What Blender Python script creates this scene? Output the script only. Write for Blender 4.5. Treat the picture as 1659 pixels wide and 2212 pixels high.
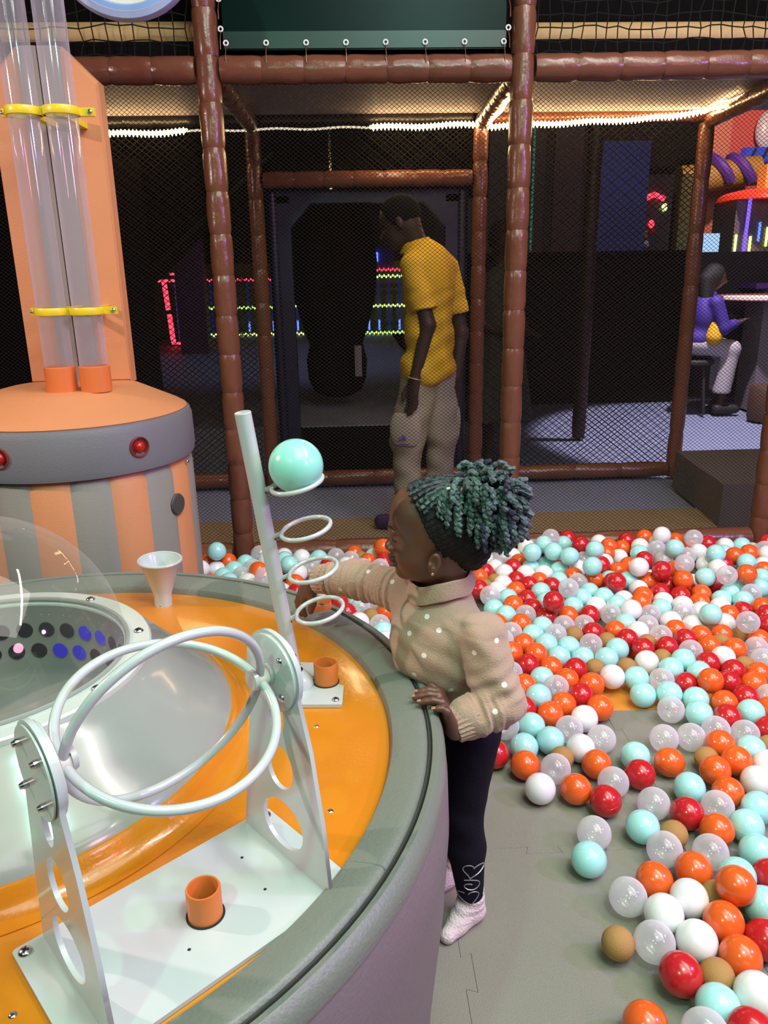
import bpy, math, random
import numpy as np
from mathutils import Vector, Matrix
from mathutils.bvhtree import BVHTree

SC = bpy.context.scene
COL = SC.collection
for _o in list(bpy.data.objects):
    bpy.data.objects.remove(_o, do_unlink=True)
R = math.radians
rnd = random.Random(7)

# ------------------------------------------------------------------ camera
HC, PITCH, ROLL, YAW = 1.34, 17.4, 1.0, 2.3
def cam_axes():
    p, r, y = R(PITCH), R(ROLL), R(YAW)
    fw = Vector((0, math.cos(p), -math.sin(p))); up = Vector((0, math.sin(p), math.cos(p))); rt = Vector((1, 0, 0))
    r2 = rt * math.cos(r) - up * math.sin(r); u2 = up * math.cos(r) + rt * math.sin(r)
    rz = Matrix(((math.cos(y), math.sin(y), 0), (-math.sin(y), math.cos(y), 0), (0, 0, 1)))
    return rz @ r2, rz @ u2, rz @ fw
_rt, _up, _fw = cam_axes()
cam = bpy.data.objects.new('camera', bpy.data.cameras.new('camera'))
COL.objects.link(cam)
cam.matrix_world = Matrix(((_rt.x, _up.x, -_fw.x, 0), (_rt.y, _up.y, -_fw.y, 0), (_rt.z, _up.z, -_fw.z, HC), (0, 0, 0, 1)))
cam.data.sensor_fit = 'HORIZONTAL'; cam.data.sensor_width = 36.0
cam.data.lens = 36.0 * 1660.0 / 1659.0
cam.data.clip_start = 0.02; cam.data.clip_end = 60
SC.camera = cam

# ------------------------------------------------------------------ world and exposure
w = bpy.data.worlds.new('world'); SC.world = w; w.use_nodes = True
w.node_tree.nodes['Background'].inputs[0].default_value = (0.5, 0.5, 0.55, 1)
w.node_tree.nodes['Background'].inputs[1].default_value = 0.05
SC.view_settings.view_transform = 'Standard'; SC.view_settings.look = 'None'
SC.view_settings.exposure = 0.0; SC.view_settings.gamma = 1.0
SC.view_settings.use_curve_mapping = False
try:
    SC.cycles.use_denoising = True
    SC.cycles.max_bounces = 8; SC.cycles.transparent_max_bounces = 24
    SC.cycles.sample_clamp_indirect = 4.0
except Exception:
    pass

# ------------------------------------------------------------------ lamps of the hall, with an added fill and spots
def area(name, loc, target, size, power, color, size_y=None, shape=None):
    d = bpy.data.lights.new(name, 'AREA'); o = bpy.data.objects.new(name, d); COL.objects.link(o)
    d.energy = power; d.color = color; d.size = size
    if size_y: d.shape = 'RECTANGLE'; d.size_y = size_y
    elif shape: d.shape = shape
    o.location = loc
    o.rotation_euler = (Vector(target) - Vector(loc)).to_track_quat('-Z', 'Y').to_euler()
    return o
def spot(name, loc, target, power, color, angle, blend=.4, radius=.05):
    d = bpy.data.lights.new(name, 'SPOT'); o = bpy.data.objects.new(name, d); COL.objects.link(o)
    d.energy = power; d.color = color; d.spot_size = R(angle); d.spot_blend = blend; d.shadow_soft_size = radius
    o.location = loc
    o.rotation_euler = (Vector(target) - Vector(loc)).to_track_quat('-Z', 'Y').to_euler()
    return o
area('hall_fill', (1.7, 0.2, 4.2), (1.5, 2.3, 0), 3.6, 165, (1.0, 0.93, 0.84))  # broad overhead fill added for general softness, not a hall fixture
area('strip_lamp', (1.9, 1.2, 3.7), (1.3, 2.2, 0), 0.10, 62, (1.0, 0.90, 0.86), size_y=3.2)
area('round_lamp', (-2.6, 1.35, 2.25), (-0.2, 1.3, 0.5), 0.09, 46, (1.0, 0.72, 0.70), shape='DISK')
area('green_lamp', (-0.9, -0.7, 2.7), (-0.2, 1.2, 0.4), 0.12, 20, (0.35, 1.0, 0.62), shape='DISK')
area('teal_lamp', (0.7, 0.0, 3.3), (-0.2, 1.0, 0.5), 0.5, 36, (0.42, 1.0, 0.84), shape='DISK')
area('violet_lamp', (3.4, 0.6, 2.4), (0.2, 1.4, 0.5), 0.2, 64, (0.58, 0.28, 1.0), shape='DISK')
area('pink_lamp', (2.6, -0.8, 2.2), (0.1, 1.1, 0.4), 0.5, 16, (1.0, 0.38, 0.55), shape='DISK')
spot('corridor_spot', (2.9, 6.0, 3.4), (3.2, 6.15, 0), 900, (0.97, 0.84, 1.0), 56, .2)
spot('table_fill_spot', (3.7, 7.0, 3.3), (3.86, 7.25, 1.05), 90, (1.0, 0.62, 0.50), 34, .5)  # unseen pink spot added to brighten the round table top
spot('platform_fill_spot', (-0.9, 9.2, 3.6), (-1.0, 9.4, 0.3), 110, (0.45, 0.55, 1.0), 84, .6)  # unseen blue spot added to help the LEDs light the platform floor
spot('arcade_spot', (5.0, 8.6, 3.9), (5.3, 11.3, 2.3), 420, (1.0, 0.62, 0.55), 100, .5)
area('corridor_lamp', (0.3, 4.2, 2.06), (0.3, 4.15, 0), 0.10, 5.0, (1.0, 0.72, 0.42), size_y=1.2)

# ------------------------------------------------------------------ materials
def mat(name, col, rough=.5, metal=0, bump=0, bscale=60, spec=.5, coat=0, emit=None, estr=0, var=0, vscale=8, trans=0, sheen=0, alpha=1):
    m = bpy.data.materials.new(name); m.use_nodes = True
    nt = m.node_tree; b = nt.nodes['Principled BSDF']
    b.inputs['Base Color'].default_value = (*col, 1); b.inputs['Roughness'].default_value = rough
    b.inputs['Metallic'].default_value = metal; b.inputs['Specular IOR Level'].default_value = spec
    b.inputs['Coat Weight'].default_value = coat; b.inputs['Coat Roughness'].default_value = .08
    b.inputs['Sheen Weight'].default_value = sheen
    b.inputs['Transmission Weight'].default_value = trans; b.inputs['Alpha'].default_value = alpha
    if emit:
        b.inputs['Emission Color'].default_value = (*emit, 1); b.inputs['Emission Strength'].default_value = estr
    tc = nt.nodes.new('ShaderNodeTexCoord')
    if var:
        n = nt.nodes.new('ShaderNodeTexNoise'); n.inputs['Scale'].default_value = vscale; n.inputs['Detail'].default_value = 4
        nt.links.new(tc.outputs['Object'], n.inputs['Vector'])
        mx = nt.nodes.new('ShaderNodeMix'); mx.data_type = 'RGBA'
        mx.inputs[6].default_value = (*[c * (1 - var) for c in col], 1); mx.inputs[7].default_value = (*[min(1, c * (1 + var)) for c in col], 1)
        nt.links.new(n.outputs['Fac'], mx.inputs[0]); nt.links.new(mx.outputs[2], b.inputs['Base Color'])
    if bump:
        n2 = nt.nodes.new('ShaderNodeTexNoise'); n2.inputs['Scale'].default_value = bscale; n2.inputs['Detail'].default_value = 3
        nt.links.new(tc.outputs['Object'], n2.inputs['Vector'])
        bp = nt.nodes.new('ShaderNodeBump'); bp.inputs['Strength'].default_value = bump; bp.inputs['Distance'].default_value = .01
        nt.links.new(n2.outputs['Fac'], bp.inputs['Height']); nt.links.new(bp.outputs['Normal'], b.inputs['Normal'])
    return m
def clear_mat(name, tint, body=.25, body_col=(.8, .8, .82), rough=.04, edge=.55, ior=1.35, gloss=None, tl_mix=.5):
    """thin clear plastic shell: see-through, a little milky, glossier and denser at grazing angles"""
    m = bpy.data.materials.new(name); m.use_nodes = True; nt = m.node_tree; nt.nodes.clear()
    out = nt.nodes.new('ShaderNodeOutputMaterial')
    tr = nt.nodes.new('ShaderNodeBsdfTransparent'); tr.inputs[0].default_value = (*tint, 1)
    df = nt.nodes.new('ShaderNodeBsdfDiffuse'); df.inputs[0].default_value = (*body_col, 1)
    tl = nt.nodes.new('ShaderNodeBsdfTranslucent'); tl.inputs[0].default_value = (*body_col, 1)
    dm = nt.nodes.new('ShaderNodeMixShader'); dm.inputs[0].default_value = tl_mix
    nt.links.new(df.outputs[0], dm.inputs[1]); nt.links.new(tl.outputs[0], dm.inputs[2])
    gl = nt.nodes.new('ShaderNodeBsdfGlossy'); gl.inputs['Roughness'].default_value = rough
    lw = nt.nodes.new('ShaderNodeLayerWeight'); lw.inputs[0].default_value = .35
    mr = nt.nodes.new('ShaderNodeMapRange'); mr.inputs[3].default_value = body; mr.inputs[4].default_value = edge
    nt.links.new(lw.outputs['Facing'], mr.inputs[0])
    m1 = nt.nodes.new('ShaderNodeMixShader'); nt.links.new(mr.outputs[0], m1.inputs[0])
    nt.links.new(tr.outputs[0], m1.inputs[1]); nt.links.new(dm.outputs[0], m1.inputs[2])
    fr = nt.nodes.new('ShaderNodeFresnel'); fr.inputs[0].default_value = ior
    m2 = nt.nodes.new('ShaderNodeMixShader'); nt.links.new(fr.outputs[0], m2.inputs[0]) if gloss is None else setattr(m2.inputs[0], 'default_value', gloss)
    nt.links.new(m1.outputs[0], m2.inputs[1]); nt.links.new(gl.outputs[0], m2.inputs[2])
    nt.links.new(m2.outputs[0], out.inputs[0])
    return m
M = {}
M['vinyl'] = mat('brown_vinyl', (.15, .055, .030), .26, bump=.25, bscale=30, var=.2, vscale=5)
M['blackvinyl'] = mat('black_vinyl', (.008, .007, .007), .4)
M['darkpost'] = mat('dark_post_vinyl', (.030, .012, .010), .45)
M['net'] = mat('net_cord', (.022, .016, .011), .8, spec=.2)
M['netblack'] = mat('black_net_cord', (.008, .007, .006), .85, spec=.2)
M['matgrey'] = mat('grey_foam_mat', (.235, .23, .18), .75, bump=.35, bscale=350, var=.06, vscale=4)
M['matorange'] = mat('orange_foam_mat', (.75, .27, .03), .7, bump=.3, bscale=350)
M['bluefloor'] = mat('blue_floor', (.19, .22, .33), .55, bump=.15, bscale=90, var=.08)
M['tanfloor'] = mat('tan_strip', (.24, .17, .09), .7, bump=.2, bscale=120)
M['black'] = mat('black_cloth', (.0045, .004, .004), .95, spec=.1)
M['darkwall'] = mat('dark_wall', (.009, .008, .009), .8, var=.2)
M['darkbrown'] = mat('dark_platform', (.055, .04, .035), .8)
M['white_paint'] = mat('white_powder_coat', (.50, .535, .525), .22, coat=.5)
M['orange_top'] = mat('orange_lacquer', (.60, .205, .012), .2, bump=.05, bscale=140, coat=.4, var=.05)
M['rim'] = mat('grey_green_vinyl', (.165, .182, .150), .42, bump=.15, bscale=180, var=.08)
M['skirt'] = mat('mauve_grey_vinyl', (.175, .135, .150), .4, bump=.12, bscale=160)
M['hump'] = mat('pale_grey_fibreglass', (.30, .31, .28), .18, coat=.4)
M['seam'] = mat('dark_seam', (.03, .032, .028), .6)
M['orange_pipe'] = mat('orange_pipe', (.62, .17, .035), .4)
M['steel'] = mat('screw_steel', (.62, .62, .63), .22, metal=1)
M['dark'] = mat('dark_hole', (.012, .012, .013), .7)
M['peach'] = mat('orange_padding', (.60, .245, .105), .5, bump=.12, bscale=200, var=.06)
M['towergrey'] = mat('tower_grey_padding', (.25, .235, .20), .55, bump=.12, bscale=200, var=.06)
M['band'] = mat('slate_band', (.165, .16, .175), .5, bump=.12, bscale=200)
M['yellow'] = mat('yellow_plastic', (.78, .58, .02), .35)
M['redlamp'] = mat('red_lamp', (.35, .01, .006), .25, emit=(1, .03, .01), estr=.06)
M['skin_dark'] = mat('girl_skin', (.108, .044, .025), .42, bump=.06, bscale=300, var=.1, vscale=20)
M['skin_man'] = mat('man_skin', (.038, .017, .011), .5, spec=.3)
M['nail'] = mat('finger_nail', (.34, .17, .12), .3)
M['manhair'] = mat('man_hair', (.004, .0035, .0035), .95, spec=.1)
M['hairblack'] = mat('black_hair', (.008, .007, .007), .65, spec=.25, bump=.6, bscale=120)
M['legging'] = mat('navy_legging', (.006, .0045, .012), .8, spec=.2, bump=.2, bscale=300)
M['glitter'] = mat('silver_glitter_line', (.42, .42, .48), .35, metal=.5)
M['sock'] = mat('pale_pink_sock', (.74, .63, .62), .85, bump=.5, bscale=220)
M['yellowshirt'] = mat('mustard_polo', (.62, .33, .008), .8, bump=.2, bscale=200)
M['khaki'] = mat('khaki_trousers', (.33, .26, .19), .85, bump=.2, bscale=150)
M['shoe'] = mat('dark_purple_shoe', (.03, .012, .05), .5)
M['white'] = mat('white_plastic', (.78, .78, .76), .3)
M['cream'] = mat('cream_panel', (.75, .72, .62), .5)
M['greenvinyl'] = mat('green_vinyl', (.001, .011, .009), .3, alpha=.9, spec=.12)
M['beige'] = mat('beige_padding', (.52, .34, .14), .55, bump=.1)
M['deckunder'] = mat('deck_underside', (.20, .17, .18), .7)
M['stepgrey'] = mat('grey_step_foam', (.10, .085, .075), .75)
M['bluevinyl'] = mat('blue_vinyl', (.009, .011, .042), .4)
M['led'] = mat('warm_led', (1, .8, .5), .5, emit=(1.0, .66, .30), estr=70)
M['ledsleeve'] = mat('warm_led_sleeve', (1, .8, .5), .5, emit=(1.0, .70, .32), estr=1.7)
M['leddim'] = mat('dim_led_sleeve', (.75, .70, .62), .25, emit=(1.0, .85, .65), estr=.7)  # dim rope stretch, given a faint glow of its own
M['ledred'] = mat('red_led', (.5, .02, .02), .5, emit=(1.0, .03, .06), estr=5)
M['ledgreen'] = mat('green_led', (.3, .5, .05), .5, emit=(.50, 1.0, .16), estr=3.2)
M['ledyel'] = mat('lime_led', (.4, .5, .1), .5, emit=(.72, 1.0, .22), estr=3.2)
M['ledblue'] = mat('blue_led', (.05, .1, .6), .5, emit=(.10, .20, 1.0), estr=2.4)
M['ledcyan'] = mat('cyan_led', (.1, .5, .4), .5, emit=(.05, .9, .45), estr=1.2)
M['screen'] = mat('lit_screen', (.3, .5, .8), .3, emit=(.38, .62, 1.0), estr=1.1)
M['redwall'] = mat('red_wall', (.70, .13, .10), .5)
M['salmon'] = mat('salmon_wall', (.72, .26, .15), .5)
M['purple'] = mat('violet_padding', (.12, .045, .40), .5)
M['ochre'] = mat('ochre_padding', (.45, .27, .06), .5)
M['redroof'] = mat('red_roof', (.85, .06, .03), .35, emit=(1, .05, .02), estr=.35)
M['bluepanel'] = mat('blue_panel', (.06, .09, .42), .6)
M['plum'] = mat('plum_vinyl', (.11, .018, .05), .5)
M['pinktop'] = mat('pale_table_top', (.80, .52, .45), .3)
M['leg_grey'] = mat('table_leg_grey', (.16, .135, .155), .5)
M['blueshirt'] = mat('violet_blue_jacket', (.035, .015, .19), .7)
M['trousers'] = mat('pale_trousers', (.36, .33, .34), .8)
M['ledhole'] = mat('blue_lit_hole', (.01, .01, .10), .5, emit=(.03, .02, 1.0), estr=.35)
M['dome'] = clear_mat('clear_dome', (.97, .98, .97), body=.008, edge=.17, rough=.03, gloss=.06)
M['tube'] = clear_mat('clear_tube', (.96, .95, .97), body=.20, body_col=(.80, .74, .84), edge=.42, rough=.06, gloss=.09)
M['ball_m_big'] = mat('mint_ball_plastic', (.30, .72, .60), .22, coat=.3)
M['ball_w'] = mat('white_ball', (.86, .86, .85), .22, coat=.3)
M['ball_m'] = mat('mint_ball', (.42, .82, .78), .22, coat=.3)
M['ball_o'] = mat('orange_ball', (.82, .125, .018), .22, coat=.3)
M['ball_r'] = mat('red_ball', (.55, .018, .022), .22, coat=.3)
M['ball_t'] = mat('tan_foam_ball', (.42, .23, .07), .8, bump=.2, bscale=400)
M['ball_c'] = clear_mat('clear_ball', (.95, .95, .96), body=.27, body_col=(1.0, .98, 1.0), edge=.78, rough=.10, gloss=.07, tl_mix=.12)
M['dress'] = mat('dark_patterned_dress', (.030, .036, .026), .8, var=.8, vscale=60)

# ------------------------------------------------------------------ mesh helpers
def wloc(p):
    v = Vector((0, 0, 0))
    while p is not None:
        v += p.location; p = p.parent
    return v
class MB:
    def __init__(s): s.v = []; s.f = []; s.n = 0; s.mi = []
    def add(s, v, f, mi=0):
        v = np.asarray(v, float).reshape(-1, 3)
        s.v.append(v); s.f += [tuple(int(i) + s.n for i in q) for q in f]; s.mi += [mi] * len(f); s.n += len(v)
        return s
    def box(s, c, d, rot=None, mi=0):
        p = np.array([(x, y, z) for x in (-.5, .5) for y in (-.5, .5) for z in (-.5, .5)]) * np.array(d)
        if rot is not None: p = p @ np.array(rot).T
        return s.add(p + np.array(c), [(0, 1, 3, 2), (4, 6, 7, 5), (0, 4, 5, 1), (2, 3, 7, 6), (0, 2, 6, 4), (1, 5, 7, 3)], mi)
    def lathe(s, prof, n=32, c=(0, 0, 0), axis=None, mi=0, a0=0, a1=2 * math.pi, cap=False):
        full = abs(a1 - a0 - 2 * math.pi) < 1e-6
        m = n if full else n + 1
        a = a0 + (a1 - a0) * np.arange(m) / n
        pr = np.array(prof, float)
        P = np.zeros((len(pr), m, 3)); P[:, :, 0] = pr[:, 0:1] * np.cos(a); P[:, :, 1] = pr[:, 0:1] * np.sin(a); P[:, :, 2] = pr[:, 1:2]
        P = P.reshape(-1, 3)
        if axis is not None: P = P @ np.array(frame_z(axis)).T
        f = []
        for i in range(len(pr) - 1):
            for j in range(n):
                k = (j + 1) % m
                f.append((i * m + j, i * m + k, (i + 1) * m + k, (i + 1) * m + j))
        if cap and full:
            f.append(tuple(reversed(range(m)))); f.append(tuple((len(pr) - 1) * m + j for j in range(m)))
        return s.add(P + np.array(c), f, mi)
    def tube(s, path, r, n=8, closed=False, cap=True, mi=0):
        P = np.array(path, float); N = len(P)
        rr = np.broadcast_to(np.asarray(r, float), (N,))
        if closed: T = np.roll(P, -1, 0) - np.roll(P, 1, 0)
        else: T = np.gradient(P, axis=0)
        T /= np.linalg.norm(T, axis=1, keepdims=True) + 1e-12
        ref = np.array((0, 0, 1.)) if abs(T[0][2]) < .9 else np.array((1., 0, 0))
        V = []; u = np.cross(T[0], ref); u /= np.linalg.norm(u)
        a = 2 * math.pi * np.arange(n) / n
        for i in range(N):
            u = u - T[i] * (u @ T[i]); u /= np.linalg.norm(u) + 1e-12
            b = np.cross(T[i], u)
            V.append(P[i] + rr[i] * (np.cos(a)[:, None] * u + np.sin(a)[:, None] * b))
        V = np.concatenate(V); f = []
        for i in range(N if closed else N - 1):
            i2 = (i + 1) % N
            for j in range(n):
                k = (j + 1) % n
                f.append((i * n + j, i * n + k, i2 * n + k, i2 * n + j))
        if cap and not closed:
            f.append(tuple(reversed(range(n)))); f.append(tuple((N - 1) * n + j for j in range(n)))
        return s.add(V, f, mi)
    def ring(s, c, rad, r, axis=(0, 0, 1), n=32, m=8, mi=0):
        F = np.array(frame_z(axis)); a = 2 * math.pi * np.arange(n) / n
        P = np.c_[rad * np.cos(a), rad * np.sin(a), np.zeros(n)] @ F.T + np.array(c)
        return s.tube(P, r, m, closed=True, mi=mi)
    def prism(s, poly, z0, z1, mi=0):
        n = len(poly); p = np.array(poly, float)
        V = np.r_[np.c_[p, np.full(n, z0)], np.c_[p, np.full(n, z1)]]
        f = [tuple(reversed(range(n))), tuple(range(n, 2 * n))] + [(i, (i + 1) % n, n + (i + 1) % n, n + i) for i in range(n)]
        return s.add(V, f, mi)
    def sphere(s, c, r, n=16, m=10, mi=0, rot=None):
        r = np.broadcast_to(np.asarray(r, float), (3,))
        th = np.pi * np.arange(m + 1) / m; a = 2 * np.pi * np.arange(n) / n
        P = np.stack([np.outer(np.sin(th), np.cos(a)), np.outer(np.sin(th), np.sin(a)), np.outer(np.cos(th), np.ones(n))], -1).reshape(-1, 3) * r
        if rot is not None: P = P @ np.array(rot).T
        f = [(i * n + j, (i + 1) * n + j, (i + 1) * n + (j + 1) % n, i * n + (j + 1) % n) for i in range(m) for j in range(n)]
        return s.add(P + np.array(c), f, mi)
    def mesh(s, name, mats, smooth=True, off=(0, 0, 0), auto=None):
        me = bpy.data.meshes.new(name)
        V = np.concatenate(s.v) - np.array(off)
        me.from_pydata(V.tolist(), [], s.f)
        for m_ in (mats if isinstance(mats, (list, tuple)) else [mats]): me.materials.append(m_)
        if any(s.mi): me.polygons.foreach_set('material_index', s.mi)
        me.polygons.foreach_set('use_smooth', [smooth] * len(me.polygons))
        me.validate(); me.update()
        if smooth: edge_sharp(me, auto if auto else 38)
        return me
    def build(s, name, mats, parent=None, smooth=True, auto=None):
        me = s.mesh(name, mats, smooth, wloc(parent), auto)
        return link(name, me, parent)
def edge_sharp(me, deg):
    try: me.set_sharp_from_angle(angle=R(deg))
    except Exception: pass
def link(name, me, parent=None, loc=None):
    o = bpy.data.objects.new(name, me); COL.objects.link(o)
    if parent is not None: o.parent = parent
    if loc is not None: o.location = loc
    return o
def frame_z(axis):
    z = np.array(axis, float); z /= np.linalg.norm(z)
    x = np.cross((0, 1., 0) if abs(z[1]) < .9 else (1., 0, 0), z); x /= np.linalg.norm(x)
    y = np.cross(z, x)
    return np.array([x, y, z]).T
def tag(o, label, cat, group=None, kind=None):
    o['label'] = label; o['category'] = cat
    if group: o['group'] = group
    if kind: o['kind'] = kind
    return o
def thing(name, label, cat, loc=(0, 0, 0), group=None):
    o = bpy.data.objects.new(name, None); COL.objects.link(o); o.location = loc; o.empty_display_size = .05
    return tag(o, label, cat, group)
def struct(o):
    o['kind'] = 'structure'; return o
def lerp(a, b, t): return np.array(a, float) * (1 - t) + np.array(b, float) * t

# ================================================================== the setting
fl = MB().box((1.0, 6.0, -.06), (13, 19, .08)).build('floor', M['bluefloor'], smooth=False); struct(fl)
MB().box((0.9, 3.87, -.0105), (4.4, .62, .019)).build('threshold_strip', M['tanfloor'], fl, smooth=False)
# interlocking foam tiles of the ball pit
TS = .58
def jig_tile(ix, iy):
    """outline of one jigsaw tile: dovetail teeth; each tooth of one tile is a slot of the next"""
    pts = []
    n = 6; st = TS / n; d = .022
    def edge(a, b, out):
        a = np.array(a); b = np.array(b); t = (b - a) / TS; nn = np.array((t[1], -t[0]))
        L = []
        for k in range(n):
            s0 = k * st
            if k % 2 == 0 and 0 < k < n or k == 0 and False:
                L += [a + t * (s0 + .012)]
                L += [a + t * (s0 + .004) + nn * d * out, a + t * (s0 + st - .004) + nn * d * out, a + t * (s0 + st - .012)]
        return [a + t * .001] + L
    x0, y0 = ix * TS, iy * TS; x1, y1 = x0 + TS, y0 + TS
    pts += edge((x0, y0), (x1, y0), 1); 
    pts += edge((x1, y0), (x1, y1), 1)
    pts += [(x1, y1)] + [p for p in reversed(edge((x0, y1), (x1, y1), 1))]
    pts += [p for p in reversed(edge((x0, y0), (x0, y1), 1))]
    return [tuple(p) for p in pts]
OX, OY = .77 - 3 * TS, 2.10 - 3 * TS
def shrink(poly, e):
    p = np.array(poly); q = np.roll(p, -1, 0); r_ = np.roll(p, 1, 0)
    t1 = (q - p) / (np.linalg.norm(q - p, axis=1, keepdims=True) + 1e-9); t0 = (p - r_) / (np.linalg.norm(p - r_, axis=1, keepdims=True) + 1e-9)
    nrm = np.stack([-(t0 + t1)[:, 1], (t0 + t1)[:, 0]], 1); nrm /= np.linalg.norm(nrm, axis=1, keepdims=True) + 1e-9
    return p + nrm * e
for ix in range(0, 7):
    for iy in range(-1, 6):
        x0, y0 = OX + ix * TS, OY + iy * TS
        if y0 > 3.42 or (x0 < -.5 and y0 < 1.6): continue
        poly = [(x + OX, y + OY) for x, y in jig_tile(ix, iy)]
        poly = [(x, min(y, 3.5)) for x, y in poly]
        p1 = shrink(poly, .0002); p2 = shrink(poly, .0013)
        n = len(p1)
        V = np.r_[np.c_[p1, np.full(n, -.02)], np.c_[p1, np.full(n, -.0012)], np.c_[p2, np.zeros(n)]]
        f = [(i, (i + 1) % n, n + (i + 1) % n, n + i) for i in range(n)] + [(n + i, n + (i + 1) % n, 2 * n + (i + 1) % n, 2 * n + i) for i in range(n)] + [tuple(range(2 * n, 3 * n))]
        org = (ix, iy) in ((3, 3), (5, 4))
        MB().add(V, f).build('mat_tile', M['matorange' if org else 'matgrey'], fl, smooth=False)
wb = MB().box((1.0, 14.9, 2.6), (13, .1, 5.4)).build('wall_back', M['darkwall'], smooth=False); struct(wb)
wl = MB().box((-4.6, 6.0, 2.6), (.1, 18, 5.4)).build('wall_left', M['darkwall'], smooth=False); struct(wl)
wr = MB().box((6.6, 6.0, 2.6), (.1, 18, 5.4)).build('wall_right', M['darkwall'], smooth=False); struct(wr)
wf = MB().box((1.0, -3.0, 2.6), (13, .1, 5.4)).build('wall_front', M['darkwall'], smooth=False); struct(wf)
ce = MB().box((1.0, 6.0, 5.3), (13, 19, .1)).build('ceiling', M['darkwall'], smooth=False); struct(ce)

# ================================================================== padded frame
def seg_mesh(L, r, seed):
    g = np.random.default_rng(seed); n = 18; m = 11
    a = 2 * np.pi * np.arange(n) / n
    ts = np.linspace(0, 1, m); V = []
    ph = g.uniform(0, 6.28, 4)
    for t in ts:
        e = min(t, 1 - t) * 2
        base = r * (.91 + .09 * min(1, (e * 3.0) ** .5))
        puck = (1 - min(1, e * 2.5)) * .035 * np.sin(6 * a + ph[0]) + .018 * np.sin(3 * a + 5 * t + ph[1]) + .012 * np.sin(2 * a - 9 * t + ph[2])
        rad = base * (1 + puck)
        V.append(np.c_[rad * np.cos(a), rad * np.sin(a), np.full(n, L * t)])
    f = [(i * n + j, i * n + (j + 1) % n, (i + 1) * n + (j + 1) % n, (i + 1) * n + j) for i in range(m - 1) for j in range(n)]
    f += [tuple(reversed(range(n))), tuple((m - 1) * n + j for j in range(n))]
    me = MB().add(np.concatenate(V), f).mesh('pad_segment', M['vinyl'])
    return me
SEGLEN = .17
SEGS = {}
def pads(root, a, b, r, seg=SEGLEN, m=None):
    """vinyl sleeve of a pole: a row of cinched segments, each a part, and the cable ties between them"""
    a = np.array(a, float); b = np.array(b, float); L = np.linalg.norm(b - a); d = (b - a) / L
    n = max(1, round(L / seg)); ln = L / n
    key = (round(ln, 3), r)
    if key not in SEGS: SEGS[key] = [seg_mesh(ln * .998, r, 11 * k + 3) for k in range(3)]
    q = Vector(d).to_track_quat('Z', 'Y')
    for i in range(n):
        o = link('pad_segment', SEGS[key][(i * 7 + int(r * 1000) + i // 3) % 3], root)
        if m: o.material_slots[0].link = 'OBJECT'; o.material_slots[0].material = m
        p = a + d * (i * ln)
        o.location = Vector(p) - wloc(root); o.rotation_mode = 'QUATERNION'
        o.rotation_quaternion = q @ Matrix.Rotation(i * 1.3, 3, 'Z').to_quaternion()
def pole(name, label, cat, a, b, r, group=None, seg=SEGLEN, m=None):
    t = thing(name, label, cat, tuple(a), group)
    pads(t, a, b, r, seg, m); return t
XF = (-.535, .736, 1.99); YF = 3.5; XB = (-.526, .80, 2.135); YB = 4.9; ZB = 2.12
pole('padded_post', 'brown padded post between the striped tower and the doorway bay', 'post', (XF[0], YF, 0), (XF[0], YF, 3.0), .049)
pole('padded_post', 'brown padded post in front plane beside the man in yellow', 'post', (XF[1], YF, 0), (XF[1], YF, 3.0), .049)
pole('padded_post', 'brown padded post cut by the frame edge beside the grey step', 'post', (XF[2], YF, 0), (XF[2], YF, 3.0), .049)
pole('padded_post', 'thin brown padded post at blue door jamb, farther plane', 'post', (XB[0], YB, 0), (XB[0], YB, 2.14), .045, seg=.2)
pole('padded_post', 'brown padded post behind the man in the yellow shirt', 'post', (XB[1], YB, 0), (XB[1], YB, 2.14), .045, seg=.2)
pole('padded_post', 'brown padded post beside the seated person in violet', 'post', (XB[2], YB, 0), (XB[2], YB, 2.14), .047, seg=.3)
pole('padded_beam', 'brown padded beam under net beside the clear tubes', 'beam', (-1.75, YF, ZB), (XF[0] - .05, YF, ZB), .052)
pole('padded_beam', 'brown padded beam under the green vinyl panel with eyelets', 'beam', (XF[0] + .05, YF, ZB), (XF[1] - .05, YF, ZB), .052)
pole('padded_beam', 'brown padded beam under square net above the rope light', 'beam', (XF[1] + .05, YF, ZB), (2.9, YF, ZB + .02), .052)
pole('padded_beam', 'brown kerb beam on floor beside the striped tower', 'beam', (-1.7, YF, .055), (XF[0] - .05, YF, .055), .055, seg=.4)
pole('padded_beam', 'brown kerb beam on floor behind the girl', 'beam', (XF[0] + .05, YF, .055), (XF[1] - .05, YF, .055), .055, seg=.4)
pole('padded_beam', 'brown kerb beam on floor behind the far heap of balls', 'beam', (XF[1] + .05, YF, .055), (XF[2] - .05, YF, .055), .055, seg=.4)
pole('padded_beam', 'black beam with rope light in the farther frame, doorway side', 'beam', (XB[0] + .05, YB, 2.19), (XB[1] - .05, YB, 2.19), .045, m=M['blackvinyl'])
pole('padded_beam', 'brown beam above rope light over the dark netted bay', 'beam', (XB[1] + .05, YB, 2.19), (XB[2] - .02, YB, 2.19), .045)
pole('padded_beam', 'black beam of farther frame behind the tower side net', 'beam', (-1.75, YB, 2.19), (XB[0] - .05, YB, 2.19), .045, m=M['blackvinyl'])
pole('padded_beam', 'brown header beam over the blue doorway, lit from above', 'beam', (XB[0] + .05, YB, 1.86), (XB[1] - .05, YB, 1.86), .047)
pole('padded_beam', 'brown floor bar below the black panel left of the man', 'beam', (XB[0] + .05, YB, .05), (XB[1] - .05, YB, .05), .05, seg=.3)
pole('padded_beam', 'brown floor bar of the dark netted bay, ending at corner post', 'beam', (XB[1] + .05, YB, .05), (XB[2] - .05, YB, .05), .05, seg=.3)
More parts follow.
